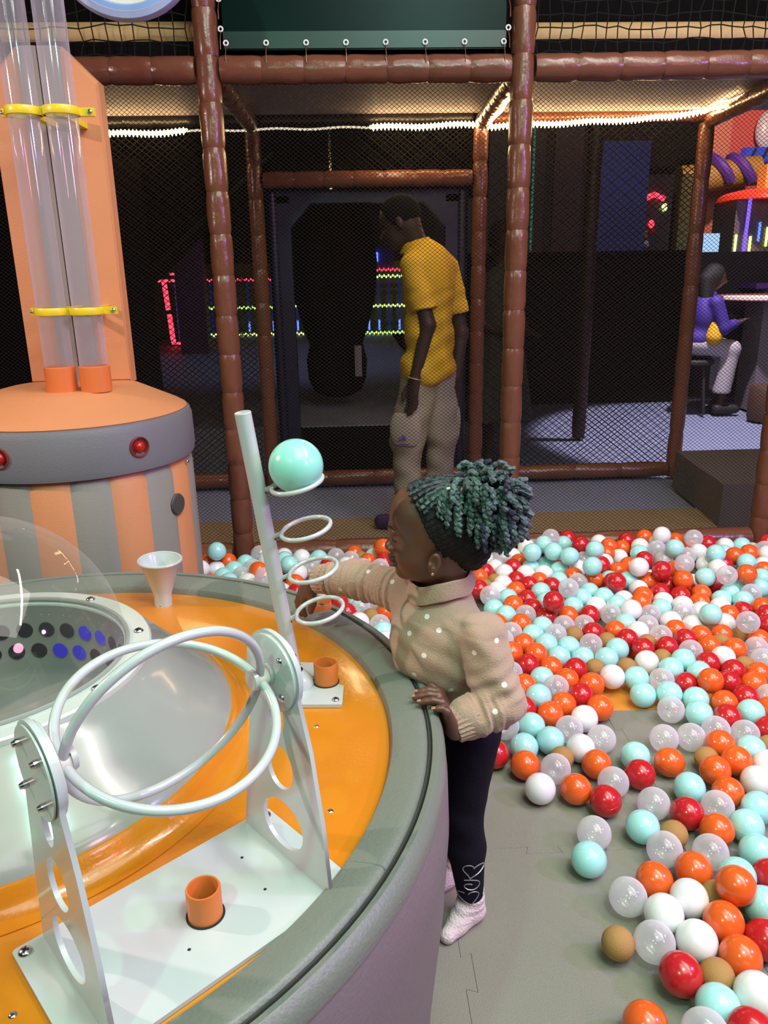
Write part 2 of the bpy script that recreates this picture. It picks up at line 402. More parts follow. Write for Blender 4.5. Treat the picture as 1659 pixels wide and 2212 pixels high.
pole('padded_beam', 'brown floor bar between striped tower and front post', 'beam', (-1.75, YB, .05), (XB[0] - .05, YB, .05), .05, seg=.3)
pole('padded_beam', 'brown depth beam joining the two left posts overhead', 'beam', (XF[0], YF + .06, ZB + .01), (XB[0], YB - .05, 2.15), .045)
pole('padded_beam', 'brown depth beam wrapped by rope light behind the middle post', 'beam', (XF[1], YF + .06, ZB + .01), (XB[1], YB - .05, 2.15), .045)
pole('padded_beam', 'brown depth beam under the sloping bright rope light', 'beam', (XF[2] + .02, YF + .06, ZB + .01), (XB[2], YB - .05, 2.15), .045)
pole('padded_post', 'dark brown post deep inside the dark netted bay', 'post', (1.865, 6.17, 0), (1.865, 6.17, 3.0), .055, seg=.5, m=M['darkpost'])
# netting: real cords crossing at a slant
def diamond_net(x0, x1, z0, z1, y, pitch, wd, ang=38, sag=0):
    mb = MB(); t = math.tan(R(ang))
    for sgn in (1, -1):
        off = pitch
        lo = z0 - (x1 - x0) * t; k = 0
        zz = lo
        while zz < z1 + (0 if sgn > 0 else 0) + (x1 - x0) * t * (1 if sgn < 0 else 0):
            # line z = zz + t*(x-x0) for sgn>0 ; z = zz - t*(x-x0) for sgn<0 (starts higher)
            a = zz if sgn > 0 else zz + 0
            pts = []
            if sgn > 0:
                xa = x0 if a >= z0 else x0 + (z0 - a) / t; xb = min(x1, x0 + (z1 - a) / t)
            else:
                xa = x0 if a <= z1 else x0 + (a - z1) / t; xb = min(x1, x0 + (a - z0) / t)
            if xb - xa > .004:
                za, zb = a + sgn * t * (xa - x0), a + sgn * t * (xb - x0)
                d = np.array((xb - xa, 0, zb - za)); d /= np.linalg.norm(d); nn = np.array((-d[2], 0, d[0])) * wd / 2; yy = np.array((0, wd / 2, 0))
                A = np.array((xa, y + sgn * wd * .3, za)); B = np.array((xb, y + sgn * wd * .3, zb))
                mb.add([A + nn, A - yy, A - nn, A + yy, B + nn, B - yy, B - nn, B + yy], [(0, 1, 5, 4), (1, 2, 6, 5), (2, 3, 7, 6), (3, 0, 4, 7)])
            zz += off
    return mb
NP = .0165
diamond_net(-1.75, XF[0] - .05, .11, ZB - .05, YF, NP, .0018).build('safety_net', M['net'], smooth=False)
tag(bpy.data.objects['safety_net'], 'fine diamond safety net between striped tower and front post', 'net')
tag(diamond_net(XF[0] + .05, XF[1] - .05, .11, ZB - .05, YF, NP, .0018).build('safety_net', M['net'], smooth=False), 'fine diamond safety net in front of the man in yellow', 'net')
tag(diamond_net(XF[1] + .05, XF[2] - .05, .11, ZB - .05, YF, NP, .0018).build('safety_net', M['net'], smooth=False), 'fine diamond safety net behind the far heap of balls', 'net')
tag(diamond_net(XF[2] + .05, 2.9, .11, ZB - .05, YF, NP, .0018).build('safety_net', M['net'], smooth=False), 'fine diamond safety net beyond the post by the grey step', 'net')
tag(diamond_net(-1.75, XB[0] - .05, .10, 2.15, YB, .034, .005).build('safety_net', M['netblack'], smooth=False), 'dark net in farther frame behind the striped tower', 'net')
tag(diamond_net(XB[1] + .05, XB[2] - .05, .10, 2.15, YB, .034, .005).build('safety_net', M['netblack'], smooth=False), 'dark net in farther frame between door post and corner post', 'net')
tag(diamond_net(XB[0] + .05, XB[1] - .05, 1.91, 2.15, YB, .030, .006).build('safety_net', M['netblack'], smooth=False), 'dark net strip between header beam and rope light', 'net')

# upper storey: green vinyl panel with eyelets, square nets, beige pads
t = thing('vinyl_panel', 'dark green see-through vinyl panel with eyelets between upper posts', 'panel', (0.1, YF, 2.17))
MB().box((.10, YF, 2.58), (1.13, .004, .78)).build('sheet', M['greenvinyl'], t, smooth=False)
MB().box((.10, YF - .004, 2.225), (1.13, .006, .06)).build('hem', mat('green_hem', (.006, .03, .022), .35), t, smooth=False)
def eyelet(x, z):
    o = MB().ring((x, YF - .012, z), .0085, .0033, (0, 1, 0), 16, 6).build('eyelet', M['white'], t)
    MB().tube([(x, YF - .012, z - .006), (x, YF - .045, z - .045), (x, YF - .05, z - .08)], .0018, 5).build('cable_tie', M['vinyl'], o)
for x in np.linspace(-.455, .655, 8): eyelet(float(x), 2.213)
for x, z in ((-.472, 2.262), (-.472, 2.365), (.672, 2.262), (.672, 2.37), (-.472, 2.5), (.672, 2.5)): eyelet(x, z)
def square_net(x0, x1, z0, z1, y, p, r, seed):
    g = np.random.default_rng(seed); mb = MB()
    nx = int((x1 - x0) / p) + 1; nz = int((z1 - z0) / p) + 1
    J = g.normal(0, .0045, (nx, nz, 3)); J[..., 1] *= .6
    def P(i, k): return np.array((x0 + i * p, y, z0 + k * p)) + J[i, k] + np.array((0, .012 * math.sin(i * .4), .006 * math.sin(i * .5)))
    for i in range(nx): mb.tube([P(i, k) for k in range(nz)], r, 5)
    for k in range(nz): mb.tube([P(i, k) for i in range(nx)], r, 5)
    return mb
tag(square_net(-1.7, XF[0] - .05, 2.17, 3.0, YF, .052, .0026, 1).build('cargo_net', M['netblack']), 'black square knotted net behind the clear tubes, upper storey', 'net')
tag(square_net(XF[1] + .06, XF[2] - .06, 2.17, 3.0, YF, .047, .0026, 2).build('cargo_net', M['netblack']), 'black square knotted net above the bright rope light', 'net')
def bar_pad(x0, x1, y, z, r, label):
    tag(MB().tube([(x0, y, z), (x0 + .01, y, z), (x1 - .01, y, z), (x1, y, z)], [r * .9, r, r, r * .9], 20).build('padded_rail', M['beige']), label, 'rail')
bar_pad(-1.7, XF[0] - .04, 3.72, 2.30, .05, 'beige padded rail behind the net beside the clear tubes')
bar_pad(XF[1] + .04, 2.9, 3.72, 2.285, .055, 'beige padded rail behind square net, above the rope light')
tag(MB().box((.4, 4.22, 2.215), (4.4, 1.28, .035)).build('deck_slab', M['deckunder'], smooth=False), 'dim grey underside of the upper deck above the corridor', 'deck')
_ds = bpy.data.objects['deck_slab']
MB().box((.4, 3.572, 2.215), (4.4, .014, .05)).build('deck_edge', M['black'], _ds, smooth=False)
tag(MB().box((.4, 3.95, 2.65), (4.4, .03, .8)).build('curtain', M['black'], smooth=False), 'black curtain wall behind the green vinyl panel upstairs', 'curtain')

# ================================================================== rope light
def rope(name, pts, label, lit=True, group=None):
    t = thing(name, label, 'rope light', tuple(pts[0]), group)
    P = [np.array(p, float) for p in pts]; L = [0]
    for a, b in zip(P, P[1:]): L.append(L[-1] + np.linalg.norm(b - a))
    n = int(L[-1] / .022) + 2; S = np.linspace(0, L[-1], n)
    path = np.array([[np.interp(s, L, [p[k] for p in P]) for k in range(3)] for s in S])
    path[:, 2] += .004 * np.sin(np.arange(n) * .35)
    MB().tube(path, .011 if lit else .006, 6).build('sleeve', M['ledsleeve'] if lit else M['leddim'], t)
    mb = MB()
    for i, p in enumerate(path[1:-1]): mb.sphere(p + np.array((0, -.006, -.003)), (.0055, .012, .020 if lit else .007), 6, 4)
    o = mb.build('bulbs', M['led'] if lit else M['leddim'], t); o['kind'] = 'stuff'
    return t
yl = YB - .06
rope('rope_light', [(.15, yl, 2.125), (.5, yl, 2.13), (XB[1] - .05, yl, 2.135), (XB[1] + .05, yl, 2.125), (1.5, yl, 2.145), (1.9, yl, 2.165), (2.06, yl - .04, 2.19), (2.06, 4.3, 2.16), (2.02, 3.75, 2.10), (2.10, 3.56, 2.06)], 'bright warm rope light along the farther beam, rising towards the corner')
rope('rope_light', [(-1.75, yl, 2.10), (-1.0, yl, 2.11), (-.88, yl, 2.115)], 'lit end of warm rope light beside the orange tower panel')
rope('rope_light', [(-.88, yl, 2.115), (-.4, yl, 2.12), (.15, yl, 2.125)], 'dim stretch of rope light between tower and doorway', lit=False)
rope('rope_light', [(XB[1], yl, 2.13), (XF[1] + .05, 4.3, 2.10), (XF[1] + .02, 3.62, 2.10)], 'warm rope light slanting along depth beam behind the middle post')

# ================================================================== round play table
TC = np.array((-.630, 1.18)); TZ = .56
t = thing('play_table', 'big round orange air play table with grey padded rim and mauve skirt', 'table', (TC[0], TC[1], 0))
c0 = (TC[0], TC[1], 0)
MB().lathe([(.395, TZ - .001), (.55, TZ), (.675, TZ), (.69, TZ - .004)], 128, c0).build('table_top', M['orange_top'], t)
# rim: padded ring, gently crowned, with a welt seam near its outer edge
def crown(r0, r1, z0, h, n=10, p=.5):
    return [(r0 + (r1 - r0) * i / n, z0 + h * (math.sin(math.pi * i / n) ** p)) for i in range(n + 1)]
prof = [(.680, TZ - .01), (.681, TZ + .006), (.685, TZ + .014)] + [(r, TZ + .014 + .012 * math.sin((r - .685) / .055 * math.pi / 2)) for r in np.linspace(.69, .738, 6)] + [(.742, TZ + .024), (.745, TZ + .018)]
MB().lathe(prof, 160, c0).build('padded_rim', M['rim'], t)
MB().lathe([(.744, TZ + .016), (.746, TZ + .0225), (.749, TZ + .0225), (.751, TZ + .015)], 160, c0).build('welt', M['seam'], t)
MB().lathe([(.750, TZ + .014), (.753, TZ + .023), (.761, TZ + .025), (.770, TZ + .018), (.775, TZ + .004), (.775, TZ - .012)], 160, c0).build('rim_roll', M['rim'], t)
MB().lathe([(.770, TZ - .006), (.778, TZ - .03), (.781, TZ - .12), (.774, .30), (.757, .12), (.742, .02), (.740, .002)], 160, c0).build('skirt', M['skirt'], t)
MB().ring((TC[0], TC[1], .012), .742, .008, n=160, m=8).build('skirt_piping', M['skirt'], t)
# stitched line and joins of the rim cover
a_ = np.linspace(0, 2 * np.pi, 220, endpoint=False)
MB().tube(np.c_[TC[0] + .708 * np.cos(a_), TC[1] + .708 * np.sin(a_), np.full(220, TZ + .0200)], .0016, 5, closed=True).build('stitch_line', M['rim'], t)
for ang in (22, 63, -28, 108):
    ca, sa = math.cos(R(ang)), math.sin(R(ang))
    MB().tube([(TC[0] + r * ca, TC[1] + r * sa, TZ + z) for r, z in ((.684, .012), (.70, .0185), (.72, .0235), (.738, .026), (.744, .023))], .0016, 5).build('cover_join', M['rim'], t)
for x, y in ((-.395, .665), (-.08, 1.21), (-.05, .98)):
    MB().sphere((x, y, TZ), (.005, .005, .002), 10, 6).build('rivet', M['steel'], t)

# fountain hump and dome
HX, HY = -.645, 1.195
f = thing('dome_fountain', 'clear dome on pale grey hump with ring of dark holes inside', 'dome', (HX, HY, TZ))
ch = (HX, HY, 0)
MB().lathe([(.462, TZ + .0005), (.446, TZ + .003), (.434, TZ + .009), (.427, TZ + .019), (.423, TZ + .029), (.419, TZ + .034), (.412, TZ + .034)], 128, ch).build('orange_collar', M['orange_top'], f)
MB().lathe([(.414, TZ + .034), (.408, TZ + .045), (.385, TZ + .062), (.35, TZ + .094), (.31, TZ + .134), (.285, TZ + .154), (.283, TZ + .158)], 128, ch).build('hump', M['hump'], f)
ZF = .718
MB().lathe([(.284, ZF - .004), (.284, ZF + .006), (.281, ZF + .009), (.246, ZF + .009), (.244, ZF + .004), (.237, ZF + .004), (.236, ZF - .02)], 128, ch).build('dome_flange', mat('pale_flange', (.55, .60, .55), .2, coat=.5), f)
MB().lathe([(.236, ZF - .0), (.236, ZF - .138), (.230, ZF - .149), (0, ZF - .152)], 96, ch).build('drum', mat('drum_grey', (.22, .22, .20), .25), f)
for row, (dz, o_) in enumerate(((-.052, 0), (-.098, .5))):
    for k in range(34):
        a = 2 * math.pi * (k + o_) / 34
        MB().lathe([(0, .0022), (.0155, .002), (.0165, -.001)], 18, (HX + .236 * math.cos(a), HY + .236 * math.sin(a), ZF + dz), (-math.cos(a), -math.sin(a), 0)).build('drum_hole', M['ledhole'] if (row, k) in ((0, 5), (0, 6), (1, 6), (1, 7)) else M['dark'], f)
dm = [(.242 * math.cos(e) , ZF + .008 + .245 * math.sin(e)) for e in np.linspace(0, math.pi / 2, 40)]
MB().lathe(dm, 96, ch).build('dome', M['dome'], f)
MB().ring((HX, HY, ZF + .011), .244, .004, n=96, m=8).build('dome_lip', M['hump'], f)
def screw(c, ax, r, parent, h=.35):
    s = MB().lathe([(0, r * .55), (r * .55, r * .5), (r * .9, r * .25), (r, 0), (r * 1.0, -r * .1)], 16, c, ax).build('screw', M['steel'], parent)
    F = frame_z(ax)
    b = MB()
    for q in (0, 1):
        d = F[:, q] * r * .5; e = F[:, 1 - q] * r * .11; up = F[:, 2] * r * .57
        b.add([np.array(c) + up + d + e, np.array(c) + up + d - e, np.array(c) + up - d - e, np.array(c) + up - d + e], [(0, 1, 2, 3)])
    b.build('screw_slot', M['dark'], s, smooth=False) if len(wpath(s)) < 3 else None
    return s
def wpath(o):
    L = []
    while o is not None: L.append(o); o = o.parent
    return L
for k in range(8):
    a = 2 * math.pi * (k + .42) / 8
    screw((HX + .263 * math.cos(a), HY + .263 * math.sin(a), ZF + .009), (0, 0, 1), .009, f)

# white funnel
t = thing('funnel', 'white cone funnel standing on orange top near the striped tower', 'funnel', (-.48, 1.775, TZ))
ax = np.array((.03, -.02, 1.0))
MB().lathe([(.0215, 0), (.0215, .028), (.025, .040), (.048, .112), (.0515, .115), (.0525, .118), (.0515, .121), (.0485, .121), (.0455, .116), (.021, .04), (.018, .02), (0, .018)], 48, (-.48, 1.775, TZ), ax).build('cone', M['white_paint'], t)
MB().ring(np.array((-.48, 1.775, TZ)) + ax / np.linalg.norm(ax) * .119, .0505, .0035, ax, 48, 8).build('lip', M['white_paint'], t)
screw((-.482, 1.7535, TZ + .006), (0, -1, 0), .0022, t)

# second air spout half hidden by the ring stand
t = thing('air_spout', 'short orange air pipe near the girl hovering hand', 'pipe', (-.087, 1.675, TZ))
MB().lathe([(.042, 0), (.042, .003), (.026, .003), (.026, .036), (.0245, .038), (.023, .036), (.023, 0)], 40, (-.087, 1.675, TZ)).build('pipe', M['orange_pipe'], t)

# ------------------------------------------------------------------ ring stand
SB = np.array((-.123, 1.349, TZ)); ST = np.array((-.184, 1.31, 1.103)); sd = (ST - SB) / np.linalg.norm(ST - SB)
t = thing('ring_stand', 'leaning white pole with four rings on a white base plate', 'ring stand', tuple(SB))
prof = [(0, 0), (.0145, 0), (.0145, np.linalg.norm(ST - SB) - .001), (.0135, np.linalg.norm(ST - SB)), (0, np.linalg.norm(ST - SB) + .0005)]
MB().lathe(prof, 32, SB + sd * .012, sd).build('pole', M['white_paint'], t)
ud = np.array((1.0, -.10, 0)); ud /= np.linalg.norm(ud); vd = np.array((.10, 1.0, 0)); vd /= np.linalg.norm(vd)
def pl(a, b, z=0): return np.array((-.07, 1.349, TZ + z)) + ud * a + vd * b
outline = [(-.075, -.082), (.044, -.078), (.040, -.010), (.028, -.004), (.0275, .005), (.016, .08), (-.075, .082)]
holec = (.004, .004)
pts2 = [tuple(pl(a, b)[:2]) for a, b in outline]
MB().prism(pts2, TZ + .001, TZ + .008).build('base_plate', M['white_paint'], t, smooth=False)
MB().lathe([(.019, .0), (.034, .0), (.031, .012), (.0165, .030), (.0150, .031)], 32, SB + np.array((0, 0, .008)), (sd + np.array((0, 0, 1)))).build('foot_boss', M['white_paint'], t)
MB().lathe([(.026, .0), (.026, .0012), (0, .0012)], 32, pl(*holec, .0082)).build('plate_hole', M['dark'], t)
MB().lathe([(.0235, .0), (.0235, .046), (.0228, .0475), (.0208, .0475), (.020, .045), (.020, .004), (0, .003)], 40, pl(*holec, .004)).build('pipe', M['orange_pipe'], t)
for a, b in ((.030, -.062), (.010, .066), (-.064, .07), (-.064, -.07)): screw(tuple(pl(a, b, .008)), (0, 0, 1), .0075, t)
rn = np.array((-.215, -.10, 1.0)); rn /= np.linalg.norm(rn)
for cx, cy, cz in ((-.099, 1.303, .989), (-.0885, 1.318, .900), (-.0795, 1.328, .8155), (-.0715, 1.338, .7295)):
    o = MB().ring((cx, cy, cz), .0455, .0042, rn, 56, 10).build('ring', M['white_paint'], t)
    s = ((np.array((cx, cy, cz)) - SB) @ sd); pc = SB + sd * (s - .008); d = np.array((cx, cy, cz)) - pc; d[2] = 0; d /= np.linalg.norm(d)
    MB().tube([pc + d * .012, np.array((cx, cy, cz)) - (d - rn * (d @ rn)) * .0455], .0042, 8).build('ring_stem', M['white_paint'], o)
    MB().sphere(pc + d * .0148 + np.array((0, -.004, -.004)), .0016, 8, 6).build('set_screw', M['dark'], o)
screw(tuple(SB + sd * .062 + np.array((.006, -.0135, 0))), (.4, -1, 0), .005, t)
o = MB().sphere((-.099, 1.300, 1.0205), .0475, 40, 24).build('ball', M['ball_m_big'])
tag(o, 'large mint ball resting on the topmost ring of the leaning stand', 'ball')

# ------------------------------------------------------------------ hoop spinner on its plate
GC = np.array((-.22, .787, TZ)); gv = np.array((.76, .65, 0)); gu = np.array((.65, -.76, 0)); gz = np.array((0, 0, 1.))
t = thing('hoop_spinner', 'white spinner of two crossed hoops between pierced upright plates', 'spinner', tuple(GC))
def gp(u, v, z): return GC + gu * u + gv * v + gz * z
def rrect(hx, hy, r, n=5):
    L = []
    for cx, cy, a0 in ((hx - r, hy - r, 0), (-hx + r, hy - r, 90), (-hx + r, -hy + r, 180), (hx - r, -hy + r, 270)):
        for i in range(n + 1):
            a = R(a0 + 90 * i / n); L.append((cx + r * math.cos(a), cy + r * math.sin(a)))
    return L
MB().prism([tuple((GC + gu * a + gv * b)[:2]) for a, b in rrect(.103, .186, .006)], TZ + .001, TZ + .007).build('base_plate', M['white_paint'], t, smooth=False)
PB = gp(.012, .012, 0)
MB().lathe([(.0245, .0), (.0245, .0012), (0, .0012)], 36, PB + gz * .0072).build('plate_hole', M['dark'], t)
MB().lathe([(.0218, 0), (.0218, .044), (.021, .0455), (.019, .0455), (.018, .043), (.018, .004), (0, .003)], 44, PB + gz * .004).build('pipe', M['orange_pipe'], t)
for a, b in ((-.09, -.174), (.09, -.174), (-.09, .174), (.09, .174)): screw(tuple(gp(a, b, .007)), (0, 0, 1), .0085, t)
for a, b in ((-.04, .10), (.045, -.03), (.03, .09)): MB().lathe([(0, .0004), (.0022, .0002)], 10, gp(a, b, .0072)).build('pin_hole', M['dark'], t)
def upright(v0, name='upright'):
    """flat plate standing across the base: tapering blade with a round head and three punched ovals"""
    H = .288; th = .006
    out = []
    for a in np.linspace(-25, 205, 24): out.append((.056 * math.cos(R(a)), H + .056 * math.sin(R(a))))
    out += [(-.062, .20), (-.082, .09), (-.098, .0), (.098, 0), (.088, .10), (.070, .20)]
    holes = [((0.002, .222), .016, .027), ((.002, .146), .029, .034), ((0.0, .055), .045, .038)]
    # triangulated with holes through a filled curve
    cu = bpy.data.curves.new('tmp', 'CURVE'); cu.dimensions = '2D'; cu.fill_mode = 'BOTH'; cu.extrude = th / 2
    def spl(P):
        s = cu.splines.new('POLY'); s.points.add(len(P) - 1); s.use_cyclic_u = True
        for q, p in zip(s.points, P): q.co = (p[0], p[1], 0, 1)
    spl(out)
    for (hx, hz), rx, rz in holes:
        spl([(hx + rx * math.cos(a) + .10 * rz * math.sin(a), hz + rz * math.sin(a)) for a in np.linspace(0, 2 * math.pi, 36, endpoint=False)])
    ob = bpy.data.objects.new('tmp', cu); COL.objects.link(ob)
    dg = bpy.context.evaluated_depsgraph_get(); me = bpy.data.meshes.new_from_object(ob.evaluated_get(dg))
    bpy.data.objects.remove(ob, do_unlink=True); bpy.data.curves.remove(cu)
    P = np.array([v.co[:] for v in me.vertices]); P = gp(0, v0, .007)[None] + P[:, 0:1] * gu + P[:, 1:2] * gz + P[:, 2:3] * gv
    me.vertices.foreach_set('co', (P - np.array(t.location)).ravel()); me.materials.clear(); me.materials.append(M['white_paint']); me.name = name
    if gv @ np.cross(gu, gz) < 0: me.flip_normals()
    me.update()
    return link(name, me, t)
AX = .288 + .007
for sgn in (-1, 1):
    up_ = upright(sgn * .147)
    hub = gp(0, sgn * .147, AX)
    d = -gv * sgn
    MB().lathe([(.052, .003), (.052, .0075), (.050, .009), (.014, .009), (.014, .013), (.009, .013), (0, .013)], 40, hub, d).build('bearing_disc', M['white_paint'], up_)
    MB().lathe([(0, .003), (.050, .003), (.052, .0045), (.052, .0065), (0, .007)], 40, hub, -d).build('back_disc', M['white_paint'], up_)
    for k in range(4):
        a = math.pi / 4 + k * math.pi / 2
        c = hub + gu * .036 * math.cos(a) + gz * .036 * math.sin(a)
        screw(tuple(c + d * .009), tuple(d), .0055, up_)
        MB().lathe([(0, .016), (.003, .0155), (.004, .012), (.0045, .012), (.0045, .003)], 12, c, -d).build('bolt_end', M['steel'], up_)
    MB().lathe([(.0085, .012), (.0085, .030), (.013, .030), (.013, .036), (0, .036)], 24, hub, d).build('shaft', M['white_paint'], t)
cc = gp(0, 0, AX - .003)
for th_, rad in ((70, .1235), (160, .1235)):
    wv = gu * math.cos(R(th_)) + gz * math.sin(R(th_))
    a = np.linspace(0, 2 * np.pi, 80, endpoint=False)
    MB().tube(cc + rad * (np.cos(a)[:, None] * gv + np.sin(a)[:, None] * wv), .0058, 10, closed=True).build('hoop', M['white_paint'], t)
for sgn in (-1, 1):
    MB().lathe([(0, -.012), (.010, -.012), (.0115, -.010), (.0115, .010), (.010, .012), (0, .012)], 20, cc + gv * sgn * .1225, gv).build('hoop_collar', mat('collar_cream', (.66, .60, .52), .4), t)

# ================================================================== striped tower with clear tubes
TX, TY, TR = -.94, 2.62, .375
t = thing('ball_tower', 'striped orange and grey padded tower with two clear ball tubes', 'tower', (TX, TY, 0))
ct = (TX, TY, 0)
NS = 20
for k in range(NS):
    a0 = 2 * math.pi * (k - .22) / NS; a1 = a0 + 2 * math.pi / NS
    prof = [(TR - .012, .0), (TR + .004, .02), (TR + .006, .40), (TR + .004, .72), (TR - .012, .755)]
    mb = MB(); n = 6
    aa = np.linspace(a0, a1, n + 1); Vv = []
    for i, (r, z) in enumerate(prof):
        for j, a in enumerate(aa):
            e = 1 - (2 * j / n - 1) ** 6
            rr = r - .006 * (1 - e)
            Vv.append((TX + rr * math.cos(a), TY + rr * math.sin(a), z))
    ff = [(i * (n + 1) + j, i * (n + 1) + j + 1, (i + 1) * (n + 1) + j + 1, (i + 1) * (n + 1) + j) for i in range(len(prof) - 1) for j in range(n)]
    mb.add(Vv, ff).build('stripe_panel', M['peach' if k % 2 else 'towergrey'], t)
MB().lathe([(TR - .01, .752), (TR + .012, .758), (TR + .017, .78), (TR + .015, .885), (TR + .008, .905), (TR - .01, .912)], 96, ct).build('band', M['band'], t)
MB().lathe([(TR - .005, .906), (TR + .0, .913), (TR - .02, .925), (.23, .985), (.20, .992), (0, .994)], 96, ct).build('shoulder', M['peach'], t)
def recessed_lamp(ang):
    ca, sa = math.cos(R(ang)), math.sin(R(ang)); r0 = TR + .017
    c = (TX + r0 * ca, TY + r0 * sa, .836); ax_ = (ca, sa, 0)
    o = MB().lathe([(.033, -.004), (.033, .003), (.030, .004), (.027, .0), (.027, -.003)], 28, c, ax_).build('lamp_bezel', mat('bezel_red', (.20, .03, .02), .4), t)
    MB().lathe([(.027, -.001), (0, -.001)], 28, c, ax_).build('lamp_cup', mat('cup_red', (.10, .008, .006), .4), o)
    MB().sphere(np.array(c) + np.array(ax_) * -.004, .019, 18, 12).build('lamp_bulb', M['redlamp'], o)
recessed_lamp(-43.5); recessed_lamp(-104)
ca, sa = math.cos(R(-22)), math.sin(R(-22))
MB().lathe([(0, .010), (.033, .009), (.0365, .004), (.036, 0)], 32, (TX + (TR + .002) * ca, TY + (TR + .002) * sa, .612), (ca, sa, 0)).build('round_plug', mat('plug_grey', (.055, .052, .05), .6, bump=.3), t)
screw((TX + (TR + .009) * math.cos(R(-8)), TY + (TR + .009) * math.sin(R(-8)), .735), (1, -.14, 0), .007, t)
# back board with chamfered corners, grey middle strip
PX0, PX1 = -1.105, -.764; PZ0, PZ1 = .985, 2.02
ch_ = .098
poly = [(PX0, PZ0), (PX1, PZ0), (PX1, PZ1 - ch_), (PX1 - ch_, PZ1), (PX0 + ch_, PZ1), (PX0, PZ1 - ch_)]
b = MB(); n = len(poly)
Y0, Y1 = 2.73, 2.80
def inset(p, e):
    c = np.mean(p, 0); return [tuple(np.array(q) + (c - np.array(q)) / np.linalg.norm(c - np.array(q)) * e) for q in p]
rings = [[(x, Y1, z) for x, z in poly], [(x, Y0 + .012, z) for x, z in poly], [(x, Y0, z) for x, z in inset(poly, .012)]]
V = [p for r_ in rings for p in r_]
ff = [(i + k * n, (i + 1) % n + k * n, (i + 1) % n + (k + 1) * n, i + (k + 1) * n) for k in range(2) for i in range(n)] + [tuple(range(2 * n, 3 * n)), tuple(reversed(range(n)))]
b.add(V, ff).build('back_board', M['peach'], t, smooth=False)
for xa, xb in ((-.995, -.936), (-.932, -.868)):
    MB().box(((xa + xb) / 2, Y0 - .004, (PZ0 + PZ1) / 2), (xb - xa, .012, PZ1 - PZ0 - .004)).build('grey_strip', M['towergrey'], t, smooth=False)
for x in (-.9185, -.8105):
    y = 2.50
    MB().lathe([(.0475, 0), (.0475, .078), (.0455, .08), (.043, .08), (.043, .0)], 40, (x, y, .990)).build('coupling', mat('coupling_orange', (.68, .17, .045), .4), t)
    MB().lathe([(.0435, 0), (.0435, 2.2)], 48, (x, y, 1.0)).build('clear_tube', M['tube'], t)
for z, sx in ((1.795, 0), (1.238, 0)):
    mb = MB()
    br = MB()
    for x in (-.9185, -.8105):
        br.lathe([(.0445, -.011), (.0505, -.011), (.0515, -.009), (.0515, .009), (.0505, .011), (.0445, .011)], 40, (x, 2.50, z))
    br.box((-.8645, 2.50, z), (.02, .03, .022)); br.box((-.97, 2.515, z), (.03, .012, .022))
    br.box((-.743, 2.515, z), (.045, .016, .022)); br.box((-.905, 2.62, z), (.02, .22, .018)); br.box((-.82, 2.62, z), (.02, .22, .018))
    o = br.build('tube_clamp', M['yellow'], t)
    screw((-.732, 2.506, z), (0, -1, 0), .0075, o)
    screw((-.982, 2.508, z), (0, -1, 0), .0055, o)

# round disc sign over the tower
t = thing('round_sign', 'round disc with cream face and pale blue rim hanging at top edge', 'sign', (-.635, 2.70, 2.30))
MB().lathe([(0, -.03), (.20, -.03), (.222, -.022), (.228, 0), (.222, .022), (.205, .028), (.190, .022), (.186, .015)], 72, (-.635, 2.70, 2.30), (0, -1, 0)).build('rim', mat('pale_blue_rim', (.36, .40, .60), .4), t)
MB().lathe([(.203, .0275), (.190, .0285), (.184, .020)], 72, (-.635, 2.70, 2.30), (0, -1, 0)).build('rim_band', mat('sky_blue_band', (.22, .33, .62), .4), t)
MB().lathe([(0, .018), (.187, .018)], 72, (-.635, 2.70, 2.30), (0, -1, 0)).build('face', M['cream'], t)
MB().tube([(-.635, 2.70, 2.5), (-.635, 2.70, 3.8), (-.635, 2.70, 5.26)], .012, 8).build('hanger', M['steel'], t)
# grey step block
t = tag(MB().prism([(1.95, 3.83), (2.75, 3.78), (2.75, 4.62), (2.02, 4.62)], .0, .235).build('step_block', M['stepgrey'], smooth=False), 'dark grey foam step block beyond the net, cut by frame edge', 'step')

